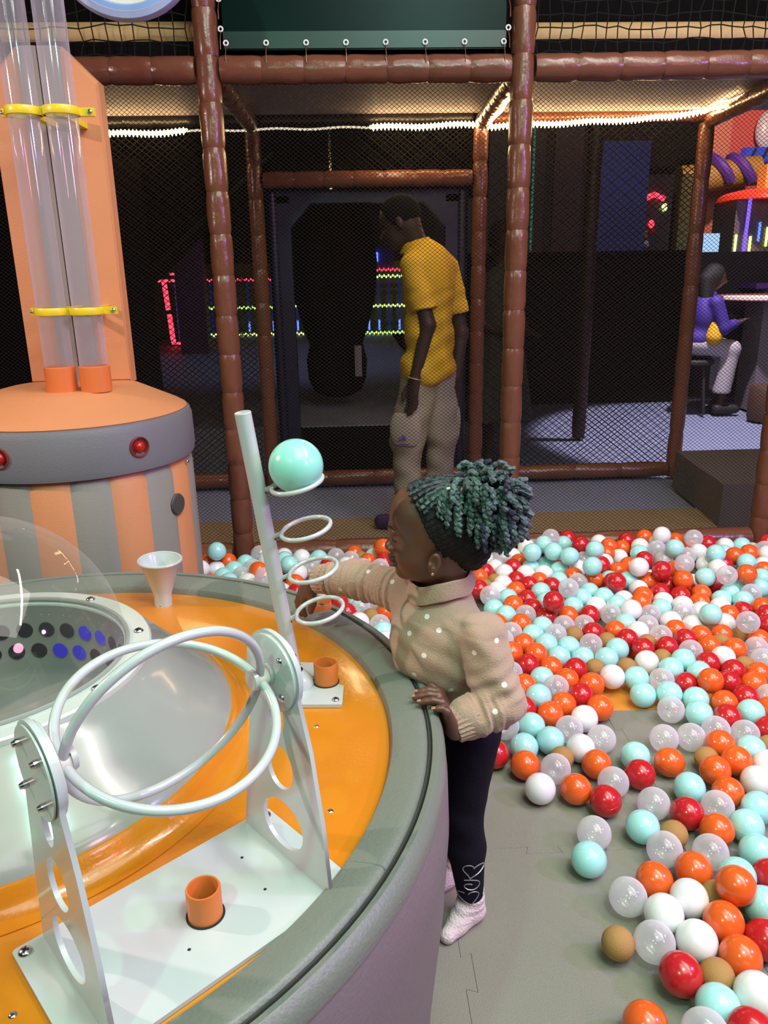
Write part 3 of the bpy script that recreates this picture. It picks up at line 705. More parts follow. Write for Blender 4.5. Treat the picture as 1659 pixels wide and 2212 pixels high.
BALLS = """
m 0.770 3.121 0.156 mint ball in the far heap, white left, mint right, mint below
m 0.864 3.120 0.158 mint ball in the far heap, mint left, mint right, clear above, red below
m 0.920 3.062 0.155 mint ball in the far heap, red left, clear right, mint above, white below
m 0.886 3.096 0.077 mint ball in the far heap, mint left, orange right, red above, mint below
w 0.970 3.100 0.082 white ball in the far heap, mint left, mint right, clear above, orange below
m 0.984 2.948 0.152 mint ball in the far heap, clear left, red right, mint above, orange below
r 1.060 3.067 0.108 red ball in the far heap, mint left, orange right, white above, mint below
o 1.134 3.064 0.079 orange ball in the far heap, mint left, orange right, white above, red below
r 0.560 3.093 0.081 red ball in the far heap, orange left, white right, white above, tan below
w 0.641 3.078 0.081 white ball in the far heap, white left, red right, clear above, white below
o 0.521 3.023 0.087 orange ball in the far heap, red right, white above, tan below
w 0.732 3.067 0.077 white ball in the far heap, red left, orange right, mint above, red below
w 0.812 3.068 0.074 white ball in the far heap, mint left, mint right, mint above, orange below
o 0.931 3.031 0.075 orange ball in the far heap, mint left, mint right, white above, clear below
m 1.081 3.005 0.064 mint ball in the far heap, orange left, orange right, red above, red below
r 0.679 3.008 0.074 red ball in the far heap, white left, white right, red above, orange below
o 0.774 2.997 0.071 orange ball in the far heap, red left, red right, white above, mint below
m 0.854 2.985 0.075 mint ball in the far heap, red left, clear right, mint above, red below
c 0.928 2.952 0.079 clear ball in the far heap, clear left, mint right, orange above, mint below
o 1.007 2.978 0.077 nearer orange ball in the far heap, clear left, mint right, mint above, mint below
r 1.071 2.931 0.085 red ball in the far heap, orange left, red right, mint above, white below
w 0.613 2.962 0.077 white ball in the far heap, white left, red right, white above, mint below
w 0.575 2.893 0.079 white ball in the far heap, tan left, white right, tan above, clear below
r 0.720 2.939 0.078 red ball in the far heap, orange left, orange right, white above, red below
r 0.807 2.921 0.078 red ball in the far heap, mint left, mint right, white above, red below
o 0.654 2.895 0.074 orange ball in the far heap, mint left, red right, red above, orange below
m 0.750 2.865 0.079 mint ball in the far heap, red left, red right, orange above, mint below
c 0.846 2.804 0.118 clear ball in the far heap, mint left, clear right, orange above, mint below
m 0.956 2.878 0.065 mint ball in the far heap, mint left, mint right, orange above, white below
w 1.034 2.871 0.049 white ball in the far heap, orange left, white right, red above, mint below
m 0.605 2.819 0.076 mint ball in the far heap, white left, orange right, white above, orange below
r 0.684 2.821 0.068 red ball in the far heap, orange left, mint right, red above, red below
r 0.742 2.641 0.137 red ball in the far heap, mint left, clear right, red above, red below
c 0.530 2.803 0.098 clear ball in the far heap, red left, mint right, white above, mint below
o 0.611 2.740 0.082 orange ball deeper in the pit, mint left, clear right, mint above, mint below
m 0.533 2.730 0.072 mint ball deeper in the pit, mint right, clear above, orange below
r 0.688 2.734 0.067 red ball deeper in the pit, clear left, mint right, red above, mint below
m 0.906 2.817 0.067 mint ball in the far heap, clear left, mint right, clear above, red below
m 0.992 2.808 0.072 mint ball in the far heap, mint left, mint right, red above, white below
m 0.850 2.746 0.063 mint ball deeper in the pit, red left, red right, clear above, orange below
w 0.942 2.745 0.062 white ball deeper in the pit, mint left, mint right, mint above, red below
m 1.020 2.733 0.072 mint ball deeper in the pit, mint left, white right, white above, clear below
r 0.499 2.876 0.094 red ball in the far heap, clear right, tan above, mint below
m 0.752 2.782 0.074 mint ball in the far heap, red left, red right, mint above, red below
m 1.392 3.096 0.164 mint ball in the far heap, clear left, clear right, orange above, clear below
m 1.548 3.035 0.156 mint ball in the far heap, white left, mint right, red above, red below
c 1.379 2.958 0.145 clear ball in the far heap, orange left, white right, clear above, orange below
w 1.177 2.936 0.146 white ball in the far heap, orange left, red right, red above, mint below
r 1.259 2.898 0.143 red ball in the far heap, orange left, orange right, clear above, red below
w 1.527 3.075 0.090 white ball in the far heap, clear left, white right, white above, mint below
m 1.435 2.879 0.114 mint ball in the far heap, orange left, red right, white above, orange below
c 1.501 2.832 0.140 clear ball in the far heap, white left, mint right, red above, mint below
o 1.585 2.837 0.140 farther orange ball in the far heap, clear left, mint right, mint above, mint below
m 1.690 3.039 0.109 mint ball in the far heap, orange left, white right, orange above, orange below
r 1.607 3.072 0.089 red ball in the far heap, white left, orange right, mint above, clear below
w 1.772 3.048 0.088 white ball in the far heap, mint left, white above, orange below
o 1.736 2.976 0.094 orange ball in the far heap, orange left, white above, mint below
m 1.691 2.910 0.090 mint ball in the far heap, orange left, orange above, mint below
w 1.530 2.969 0.114 white ball in the far heap, white left, red right, mint above, red below
r 1.497 2.905 0.069 red ball in the far heap, mint left, clear right, white above, mint below
m 1.146 2.961 0.076 mint ball in the far heap, red left, white right, orange above, white below
o 1.226 2.936 0.079 farther orange ball in the far heap, white left, red right, white above, orange below
w 1.161 2.883 0.068 white ball in the far heap, mint left, orange right, white above, orange below
r 1.051 2.843 0.121 red ball in the far heap, red left, mint right, mint above, white below
o 1.341 2.873 0.109 orange ball in the far heap, red left, mint right, orange above, red below
r 1.303 2.928 0.061 red ball in the far heap, red left, orange right, red above, white below
r 1.243 2.860 0.062 red ball in the far heap, orange left, red right, red above, white below
r 1.310 2.817 0.062 red ball in the far heap, red left, orange right, orange above, white below
o 1.402 2.829 0.062 orange ball in the far heap, red left, red right, mint above, orange below
o 1.364 2.759 0.057 orange ball deeper in the pit, white left, white right, orange above, white below
m 1.521 2.829 0.061 mint ball in the far heap, mint left, mint right, clear above, white below
m 1.581 2.880 0.073 mint ball in the far heap, mint left, clear right, orange above, mint below
m 1.652 2.843 0.074 mint ball in the far heap, clear left, mint above, orange below
c 1.590 2.792 0.074 clear ball in the far heap, mint left, mint right, mint above, orange below
m 1.462 2.776 0.057 mint ball in the far heap, orange left, mint right, red above, white below
m 1.531 2.739 0.068 mint ball in the far heap, mint left, orange right, mint above, red below
w 1.227 2.783 0.055 white ball in the far heap, clear left, red right, red above, mint below
o 1.151 2.805 0.073 nearer orange ball in the far heap, white left, red right, white above, orange below
w 1.070 2.797 0.061 white ball in the far heap, mint left, white right, red above, white below
o 1.115 2.733 0.077 orange ball deeper in the pit, white left, mint right, orange above, clear below
o 1.365 3.020 0.095 orange ball in the far heap, red left, clear right, clear above, orange below
w 1.051 2.660 0.082 white ball deeper in the pit, mint left, orange right, white above, mint below
m 1.190 2.712 0.059 mint ball deeper in the pit, clear left, white right, white above, white below
w 1.281 2.725 0.062 white ball deeper in the pit, white left, orange right, red above, clear below
c 1.250 2.649 0.066 clear ball deeper in the pit, white left, white right, white above, white below
w 1.329 2.661 0.065 white ball deeper in the pit, clear left, mint right, orange above, white below
m 1.300 2.533 0.113 mint ball deeper in the pit, white left, white right, orange above, orange below
w 1.424 2.707 0.059 white ball deeper in the pit, mint left, red right, mint above, orange below
o 1.418 2.627 0.062 orange ball deeper in the pit, mint left, red right, white above, white below
r 1.494 2.670 0.054 red ball deeper in the pit, orange left, orange right, mint above, clear below
o 1.572 2.671 0.068 orange ball deeper in the pit, mint left, clear above, red below
c 0.975 2.669 0.064 clear ball deeper in the pit, white left, mint right, mint above, orange below
c 1.127 2.658 0.059 clear ball deeper in the pit, white left, mint right, orange above, clear below
m 1.009 2.599 0.053 mint ball deeper in the pit, orange left, white right, white above, red below
c 1.089 2.585 0.051 clear ball deeper in the pit, white left, clear right, clear above, tan below
w 1.185 2.604 0.055 white ball deeper in the pit, clear left, clear right, mint above, orange below
w 1.252 2.561 0.056 white ball deeper in the pit, orange left, mint right, clear above, orange below
w 1.372 2.564 0.058 white ball deeper in the pit, mint left, tan right, orange above, orange below
c 1.404 2.461 0.112 clear ball deeper in the pit, white left, red right, red above, tan below
r 1.547 2.595 0.072 red ball deeper in the pit, clear left, orange above, red below
r 1.514 2.524 0.064 red ball deeper in the pit, clear left, red above, orange below
o 0.952 2.543 0.054 orange ball deeper in the pit, red left, mint right, clear above, tan below
o 1.171 2.526 0.057 orange ball deeper in the pit, clear left, red right, white above, red below
w 1.029 2.523 0.057 white ball deeper in the pit, red left, clear right, clear above, red below
c 1.101 2.487 0.056 clear ball deeper in the pit, tan left, orange right, white above, red below
r 0.968 2.465 0.058 red ball deeper in the pit, orange left, white right, mint above, tan below
o 1.245 2.482 0.053 orange ball deeper in the pit, red left, orange right, white above, orange below
o 1.330 2.496 0.047 orange ball deeper in the pit, orange left, tan right, white above, tan below
o 1.446 2.449 0.046 orange ball deeper in the pit, tan left, red above, clear below
r 1.174 2.446 0.059 red ball deeper in the pit, orange left, orange right, white above, clear below
r 0.999 2.392 0.057 red ball mid pit, red left, tan right, tan above, white below
r 1.088 2.401 0.055 red ball deeper in the pit, tan left, red right, clear above, tan below
c 1.154 2.357 0.060 clear ball mid pit, red left, orange right, red above, mint below
o 1.237 2.393 0.057 orange ball deeper in the pit, clear left, tan right, orange above, red below
o 1.313 2.362 0.059 orange ball mid pit, white left, clear right, tan above, tan below
c 1.402 2.383 0.049 clear ball mid pit, tan left, orange above, clear below
m 0.910 2.399 0.056 mint ball mid pit, tan left, red right, orange above, mint below
w 0.983 2.311 0.050 white ball mid pit, tan left, tan right, red above, mint below
t 1.049 2.342 0.045 tan ball mid pit, white left, mint right, red above, mint below
m 1.102 2.296 0.060 mint ball mid pit, mint left, mint right, clear above, red below
m 1.040 2.247 0.056 mint ball mid pit, white left, mint right, tan above, clear below
r 1.180 2.277 0.055 red ball mid pit, mint left, white right, orange above, orange below
w 1.250 2.314 0.054 white ball mid pit, red left, orange right, tan above, red below
c 1.385 2.306 0.045 clear ball mid pit, tan left, clear above, orange below
t 1.315 2.291 0.034 tan ball mid pit, red left, orange right, orange above, orange below
r 1.247 2.234 0.047 red ball mid pit, orange left, tan right, white above, red below
o 1.326 2.220 0.041 orange ball mid pit, tan left, clear above, orange below
t 0.910 2.298 0.040 tan ball mid pit, white left, white right, mint above, mint below
m 0.907 2.202 0.052 mint ball mid pit, white left, clear right, tan above, mint below
w 0.828 2.207 0.059 white ball mid pit, tan left, tan right, mint above, orange below
c 0.984 2.184 0.052 clear ball mid pit, mint left, red right, mint above, mint below
m 1.124 2.220 0.053 mint ball mid pit, red left, orange right, clear above, mint below
r 1.062 2.171 0.041 red ball mid pit, mint left, mint right, mint above, mint below
o 1.117 2.127 0.078 orange ball mid pit, mint left, red right, red above, mint below
r 1.199 2.170 0.043 red ball mid pit, orange left, red right, red above, orange below
o 1.277 2.157 0.041 orange ball mid pit, red left, orange above, red below
c 0.644 2.669 0.071 clear ball deeper in the pit, orange left, red right, red above, orange below
m 0.565 2.657 0.078 mint ball deeper in the pit, mint left, orange right, orange above, orange below
r 0.723 2.663 0.062 red ball deeper in the pit, red left, clear right, mint above, mint below
o 0.811 2.677 0.058 orange ball deeper in the pit, red left, clear right, mint above, clear below
r 0.896 2.681 0.056 red ball deeper in the pit, mint left, clear right, white above, clear below
o 0.609 2.592 0.072 orange ball deeper in the pit, clear left, mint right, clear above, orange below
o 0.519 2.595 0.074 orange ball deeper in the pit, clear right, mint above, clear below
c 0.559 2.527 0.070 clear ball deeper in the pit, clear left, orange right, mint above, orange below
m 0.690 2.591 0.058 mint ball deeper in the pit, mint left, clear right, red above, mint below
c 0.775 2.603 0.053 clear ball deeper in the pit, red left, tan right, orange above, clear below
c 0.856 2.612 0.048 clear ball deeper in the pit, tan left, tan right, red above, clear below
r 0.864 2.534 0.054 red ball deeper in the pit, tan left, tan right, red above, clear below
m 0.638 2.519 0.062 mint ball deeper in the pit, orange left, mint right, clear above, orange below
c 0.721 2.517 0.061 clear ball deeper in the pit, mint left, mint right, clear above, mint below
o 0.590 2.455 0.058 orange ball deeper in the pit, orange left, mint right, orange above, red below
c 0.513 2.457 0.079 clear ball deeper in the pit, clear right, orange above, orange below
m 0.669 2.446 0.061 mint ball deeper in the pit, orange left, clear right, mint above, mint below
m 0.750 2.445 0.046 mint ball deeper in the pit, mint left, mint right, tan above, red below
c 0.829 2.442 0.055 clear ball deeper in the pit, tan left, tan right, red above, mint below
o 0.530 2.380 0.067 orange ball level with the girl's elbow, orange right, clear above, clear below
o 0.618 2.381 0.057 orange ball level with the girl's elbow, orange left, mint right, mint above, red below
m 0.696 2.373 0.047 mint ball level with the girl's elbow, orange left, mint right, mint above, orange below
m 0.779 2.370 0.042 mint ball level with the girl's elbow, mint left, tan right, clear above, red below
m 0.854 2.342 0.051 mint ball mid pit, tan left, tan right, mint above, white below
r 0.574 2.315 0.052 red ball level with the girl's elbow, clear left, mint right, orange above, orange below
o 0.652 2.306 0.044 orange ball level with the girl's elbow, orange left, orange right, mint above, mint below
r 0.728 2.282 0.048 red ball level with the girl's elbow, mint left, tan right, mint above, orange below
t 0.799 2.296 0.042 tan ball level with the girl's elbow, mint left, mint right, clear above, orange below
c 0.506 2.273 0.049 clear ball level with the girl's elbow, red right, orange above, orange below
m 0.605 2.242 0.041 mint ball level with the girl's elbow, red left, clear right, orange above, mint below
o 0.682 2.218 0.045 orange ball level with the girl's elbow, clear left, orange right, red above, red below
o 0.753 2.181 0.047 orange ball level with the girl's elbow, red left, white right, tan above, orange below
o 0.536 2.201 0.041 orange ball level with the girl's elbow, mint right, clear above, orange below
c 0.630 2.158 0.056 clear ball level with the girl's elbow, mint left, orange right, orange above, orange below
r 0.700 2.122 0.045 red ball around the bare mat gap, orange left, orange right, orange above, white below
m 0.557 2.094 0.064 mint ball around the bare mat gap, red left, clear right, mint above, orange below
o 0.491 2.136 0.052 orange ball level with the girl's elbow, mint right, orange above, red below
r 0.498 2.041 0.056 red ball around the bare mat gap, clear left, mint right, orange above, mint below
o 0.632 2.080 0.041 orange ball around the bare mat gap, orange left, red right, clear above, clear below
o 0.575 2.018 0.048 orange ball around the bare mat gap, mint left, orange right, mint above, mint below
o 0.739 2.052 0.042 orange ball around the bare mat gap, white left, mint right, orange above, clear below
w 0.675 1.999 0.041 white ball around the bare mat gap, clear left, orange right, red above, clear below
c 0.614 1.946 0.041 clear ball around the bare mat gap, mint left, white right, orange above, white below
m 0.505 1.963 0.046 nearer mint ball around the bare mat gap, clear left, orange right, red above, mint below
m 0.544 1.893 0.042 mint ball around the bare mat gap, mint left, clear right, orange above, tan below
c 0.426 1.956 0.055 clear ball around the bare mat gap, red right, orange above, mint below
m 0.462 1.867 0.041 mint ball around the bare mat gap, red left, mint right, mint above, orange below
r 0.373 1.840 0.041 red ball around the bare mat gap, mint right, clear above
o 0.447 1.785 0.041 orange ball scattered on the grey mat, red left, clear right, mint above, white below
w 0.620 1.851 0.041 white ball around the bare mat gap, tan left, orange right, clear above, orange below
c 0.693 1.891 0.041 clear ball around the bare mat gap, white left, mint right, white above, orange below
t 0.557 1.816 0.036 tan ball around the bare mat gap, orange left, white right, mint above, clear below
c 0.523 1.754 0.048 clear ball scattered on the grey mat, orange left, white right, tan above, white below
o 0.642 1.774 0.042 orange ball scattered on the grey mat, white left, mint right, clear above, clear below
m 0.899 2.119 0.041 mint ball around the bare mat gap, white left, clear right, mint above, clear below
m 0.977 2.105 0.049 mint ball mid pit, mint left, red right, clear above, clear below
c 0.949 2.021 0.046 clear ball around the bare mat gap, mint left, mint right, mint above, clear below
m 1.052 2.079 0.041 farther mint ball around the bare mat gap, clear left, orange right, red above, mint below
m 1.023 1.991 0.047 mint ball around the bare mat gap, clear left, clear right, mint above, clear below
o 1.131 2.052 0.041 orange ball around the bare mat gap, mint left, red right, red above, red below
r 1.208 2.073 0.044 red ball around the bare mat gap, orange left, clear right, orange above, mint below
r 1.098 1.965 0.047 red ball around the bare mat gap, mint left, mint right, orange above, clear below
m 1.176 1.980 0.051 mint ball around the bare mat gap, red left, orange right, red above, clear below
c 1.035 1.906 0.046 clear ball around the bare mat gap, mint left, clear right, red above, orange below
c 1.113 1.887 0.041 clear ball around the bare mat gap, red left, red right, mint above, mint below
c 0.872 1.881 0.041 clear ball around the bare mat gap, mint left, clear right, clear above, orange below
c 0.952 1.882 0.041 clear ball around the bare mat gap, clear left, clear right, mint above, tan below
o 1.012 1.830 0.050 orange ball around the bare mat gap, clear left, orange right, clear above, tan below
m 1.088 1.806 0.045 mint ball around the bare mat gap, orange left, tan right, clear above, white below
t 0.955 1.788 0.035 tan ball around the bare mat gap, orange left, orange right, orange above, orange below
o 0.944 1.714 0.050 orange ball scattered on the grey mat, mint left, orange right, tan above, orange below
o 1.017 1.745 0.055 orange ball scattered on the grey mat, orange left, mint right, clear above, white below
o 0.843 1.771 0.041 orange ball scattered on the grey mat, red left, tan right, clear above, mint below
m 0.760 1.803 0.041 mint ball around the bare mat gap, clear left, clear right, clear above, red below
r 0.744 1.724 0.041 red ball scattered on the grey mat, clear left, orange right, mint above, clear below
w 1.094 1.727 0.052 white ball scattered on the grey mat, orange left, tan above, white below
c 1.287 2.078 0.041 clear ball around the bare mat gap, red left, orange above, orange below
r 1.191 1.903 0.041 red ball around the bare mat gap, clear left, orange above, tan below
t 1.156 1.830 0.035 tan ball around the bare mat gap, mint left, red above, white below
o 1.250 2.006 0.041 orange ball around the bare mat gap, mint left, clear above, red below
m -0.604 3.172 0.189 mint ball beside the striped tower, orange right, orange below
w -0.668 3.109 0.132 white ball beside the striped tower, white right, orange above, orange below
w -0.612 3.167 0.103 white ball beside the striped tower, orange left, orange right, mint above, orange below
m -0.533 3.157 0.104 mint ball beside the striped tower, mint left, clear right, orange above, mint below
c -0.453 3.156 0.113 clear ball beside the striped tower, mint left, orange right, clear above, white below
c -0.372 2.910 0.166 clear ball beside the striped tower, orange left, white right, white above, mint below
m -0.570 3.087 0.102 mint ball beside the striped tower, orange left, mint right, orange above, mint below
c -0.491 3.086 0.105 clear ball beside the striped tower, mint left, clear right, mint above, white below
m -0.535 3.013 0.108 mint ball beside the striped tower, white left, red right, mint above
w -0.456 3.007 0.106 white ball beside the striped tower, red left, clear right, clear above, clear below
o -0.614 3.021 0.103 orange ball beside the striped tower, mint left, white right, white above
m -0.697 3.037 0.096 mint ball beside the striped tower, orange right, white above
w -0.567 2.938 0.113 white ball beside the striped tower, orange left, mint right, mint above
r -0.482 2.881 0.131 red ball beside the striped tower, mint left, white right, clear above
c -0.425 2.934 0.111 clear ball beside the striped tower, red left, mint right, white above
m -0.378 2.844 0.122 mint ball beside the striped tower, clear left, white right, clear above
o -0.417 3.072 0.130 orange ball beside the striped tower, clear left, clear right, white above, white below
m -0.290 3.127 0.132 mint ball beside the striped tower, white left, white right, orange below
w -0.248 3.061 0.119 white ball behind the girl's raised arm, mint left, clear right, white above, orange below
o -0.256 2.983 0.103 orange ball beside the striped tower, white left, red right, white above, red below
r -0.243 2.877 0.107 red ball behind the girl's raised arm, white left, red right, orange above
w -0.306 2.923 0.090 white ball beside the striped tower, mint left, red right, white above
c -0.023 3.156 0.134 clear ball behind the girl's raised arm, clear left, tan right, white below
o 0.118 3.154 0.188 orange ball behind the girl's raised arm, tan left, white below
o 0.052 3.125 0.132 orange ball behind the girl's raised arm, clear left, clear right, orange above
r 0.118 3.082 0.144 red ball behind the girl's raised arm, white left, orange above, clear below
c -0.196 3.121 0.119 clear ball behind the girl's raised arm, white left, red right, mint above, orange below
w -0.043 3.078 0.137 white ball behind the girl's raised arm, clear left, clear right, clear above, red below
c 0.027 3.041 0.143 clear ball behind the girl's raised arm, clear left, orange right, tan above, mint below
c 0.099 3.005 0.152 clear ball behind the girl's raised arm, orange left, red above, clear below
r -0.120 3.097 0.129 red ball behind the girl's raised arm, mint left, white right, clear above, red below
r -0.072 2.854 0.063 red ball behind the girl's raised arm, mint right, white above, red below
m -0.009 2.898 0.041 mint ball behind the girl's raised arm, red left, clear right, clear above, white below
c 0.012 2.798 0.068 clear ball behind the girl's raised arm, mint left, clear right, clear above, white below
c 0.060 2.859 0.051 clear ball behind the girl's raised arm, clear left, tan right, clear above, tan below
r -0.043 2.740 0.074 red ball behind the girl's raised arm, clear right, red above
o 0.110 2.781 0.050 orange ball behind the girl's raised arm, tan left, clear below
w 0.005 2.678 0.061 white ball behind the girl's raised arm, red left, tan right, clear above
c 0.084 2.675 0.050 clear ball behind the girl's raised arm, tan left, orange above, mint below
m 0.095 2.597 0.058 mint ball behind the girl's raised arm, white left, clear above, white below
w 0.100 2.517 0.058 white ball behind the girl's raised arm, white left, mint above
w 0.464 1.683 0.041 white ball scattered on the grey mat, red left, orange right, clear above
o 0.556 1.675 0.041 orange ball scattered on the grey mat, white left, red right, clear above, clear below
r 0.618 1.624 0.041 red ball scattered on the grey mat, orange left, red right, clear above, clear below
c 0.662 1.696 0.041 clear ball scattered on the grey mat, orange left, red right, orange above, red below
c 0.736 1.606 0.041 clear ball scattered on the grey mat, clear left, red right, red above, mint below
m 0.851 1.660 0.041 mint ball scattered on the grey mat, clear left, orange right, orange above, red below
o 0.941 1.635 0.041 orange ball scattered on the grey mat, mint left, white right, orange above, clear below
w 1.033 1.668 0.046 white ball scattered on the grey mat, orange left, white above, mint below
m 0.986 1.569 0.044 mint ball scattered on the grey mat, orange left, white above, mint below
c 0.886 1.577 0.046 clear ball scattered on the grey mat, red left, mint right, orange above, orange below
r 0.804 1.564 0.041 red ball scattered on the grey mat, clear left, clear right, mint above, tan below
m 0.677 1.524 0.041 mint ball scattered on the grey mat, red left, tan right, clear above, clear below
m 0.928 1.510 0.041 mint ball scattered on the grey mat, orange left, mint above, mint below
o 0.848 1.498 0.043 orange ball scattered on the grey mat, red left, mint right, clear above, clear below
t 0.746 1.503 0.033 tan ball scattered on the grey mat, mint left, clear right, red above, clear below
c 0.700 1.447 0.041 clear ball scattered on the grey mat, orange right, tan above, orange below
c 0.802 1.431 0.041 clear ball scattered on the grey mat, tan left, mint right, orange above, orange below
c 0.553 1.510 0.041 clear ball scattered on the grey mat, white left, mint right, red above, mint below
m 0.515 1.426 0.041 mint ball scattered on the grey mat, clear right, clear above
m 0.909 1.425 0.041 mint ball scattered on the grey mat, clear left, mint above, red below
o 0.640 1.354 0.041 nearer orange ball loose on the front mat, clear left, orange right, clear above, white below
o 0.739 1.378 0.041 farther orange ball loose on the front mat, clear left, orange right, clear above, white below
m 0.820 1.343 0.052 mint ball loose on the front mat, tan left, red right, mint above, orange below
o 0.779 1.275 0.093 orange ball loose on the front mat, tan left, mint right, mint above, orange below
r 0.899 1.347 0.041 red ball loose on the front mat, mint left, mint above, mint below
w 0.691 1.292 0.048 white ball loose on the front mat, white left, tan right, orange above, white below
w 0.621 1.254 0.049 white ball loose on the front mat, clear left, white right, orange above, clear below
c 0.566 1.312 0.041 clear ball loose on the front mat, mint left, orange right, clear above, tan below
m 0.841 1.266 0.045 mint ball loose on the front mat, orange left, red above, red below
t 0.759 1.310 0.033 tan ball loose on the front mat, white left, orange right, orange above, orange below
o 0.734 1.225 0.051 orange ball loose on the front mat, white left, mint right, tan above, orange below
w 0.661 1.186 0.046 white ball loose on the front mat, clear left, orange right, white above, red below
c 0.576 1.189 0.046 clear ball loose on the front mat, tan left, white right, white above, red below
t 0.504 1.194 0.042 tan ball loose on the front mat, clear right, clear above
r 0.803 1.186 0.041 red ball loose on the front mat, orange left, mint above, white below
o 0.731 1.146 0.044 orange ball loose on the front mat, tan left, red right, orange above, white below
r 0.597 1.112 0.048 red ball loose on the front mat, tan left, tan right, white above, orange below
t 0.668 1.111 0.039 tan ball loose on the front mat, red left, orange right, white above, mint below
w 0.717 1.059 0.050 white ball loose on the front mat, mint left, orange above, red below
m 0.639 1.045 0.042 mint ball loose on the front mat, red left, white right, tan above, clear below
o 0.494 1.019 0.041 orange ball loose on the front mat, clear right, red above
c 0.581 0.976 0.069 clear ball loose on the front mat, orange left, red right, mint above
r 0.660 0.973 0.069 red ball loose on the front mat, mint left, white above
"""
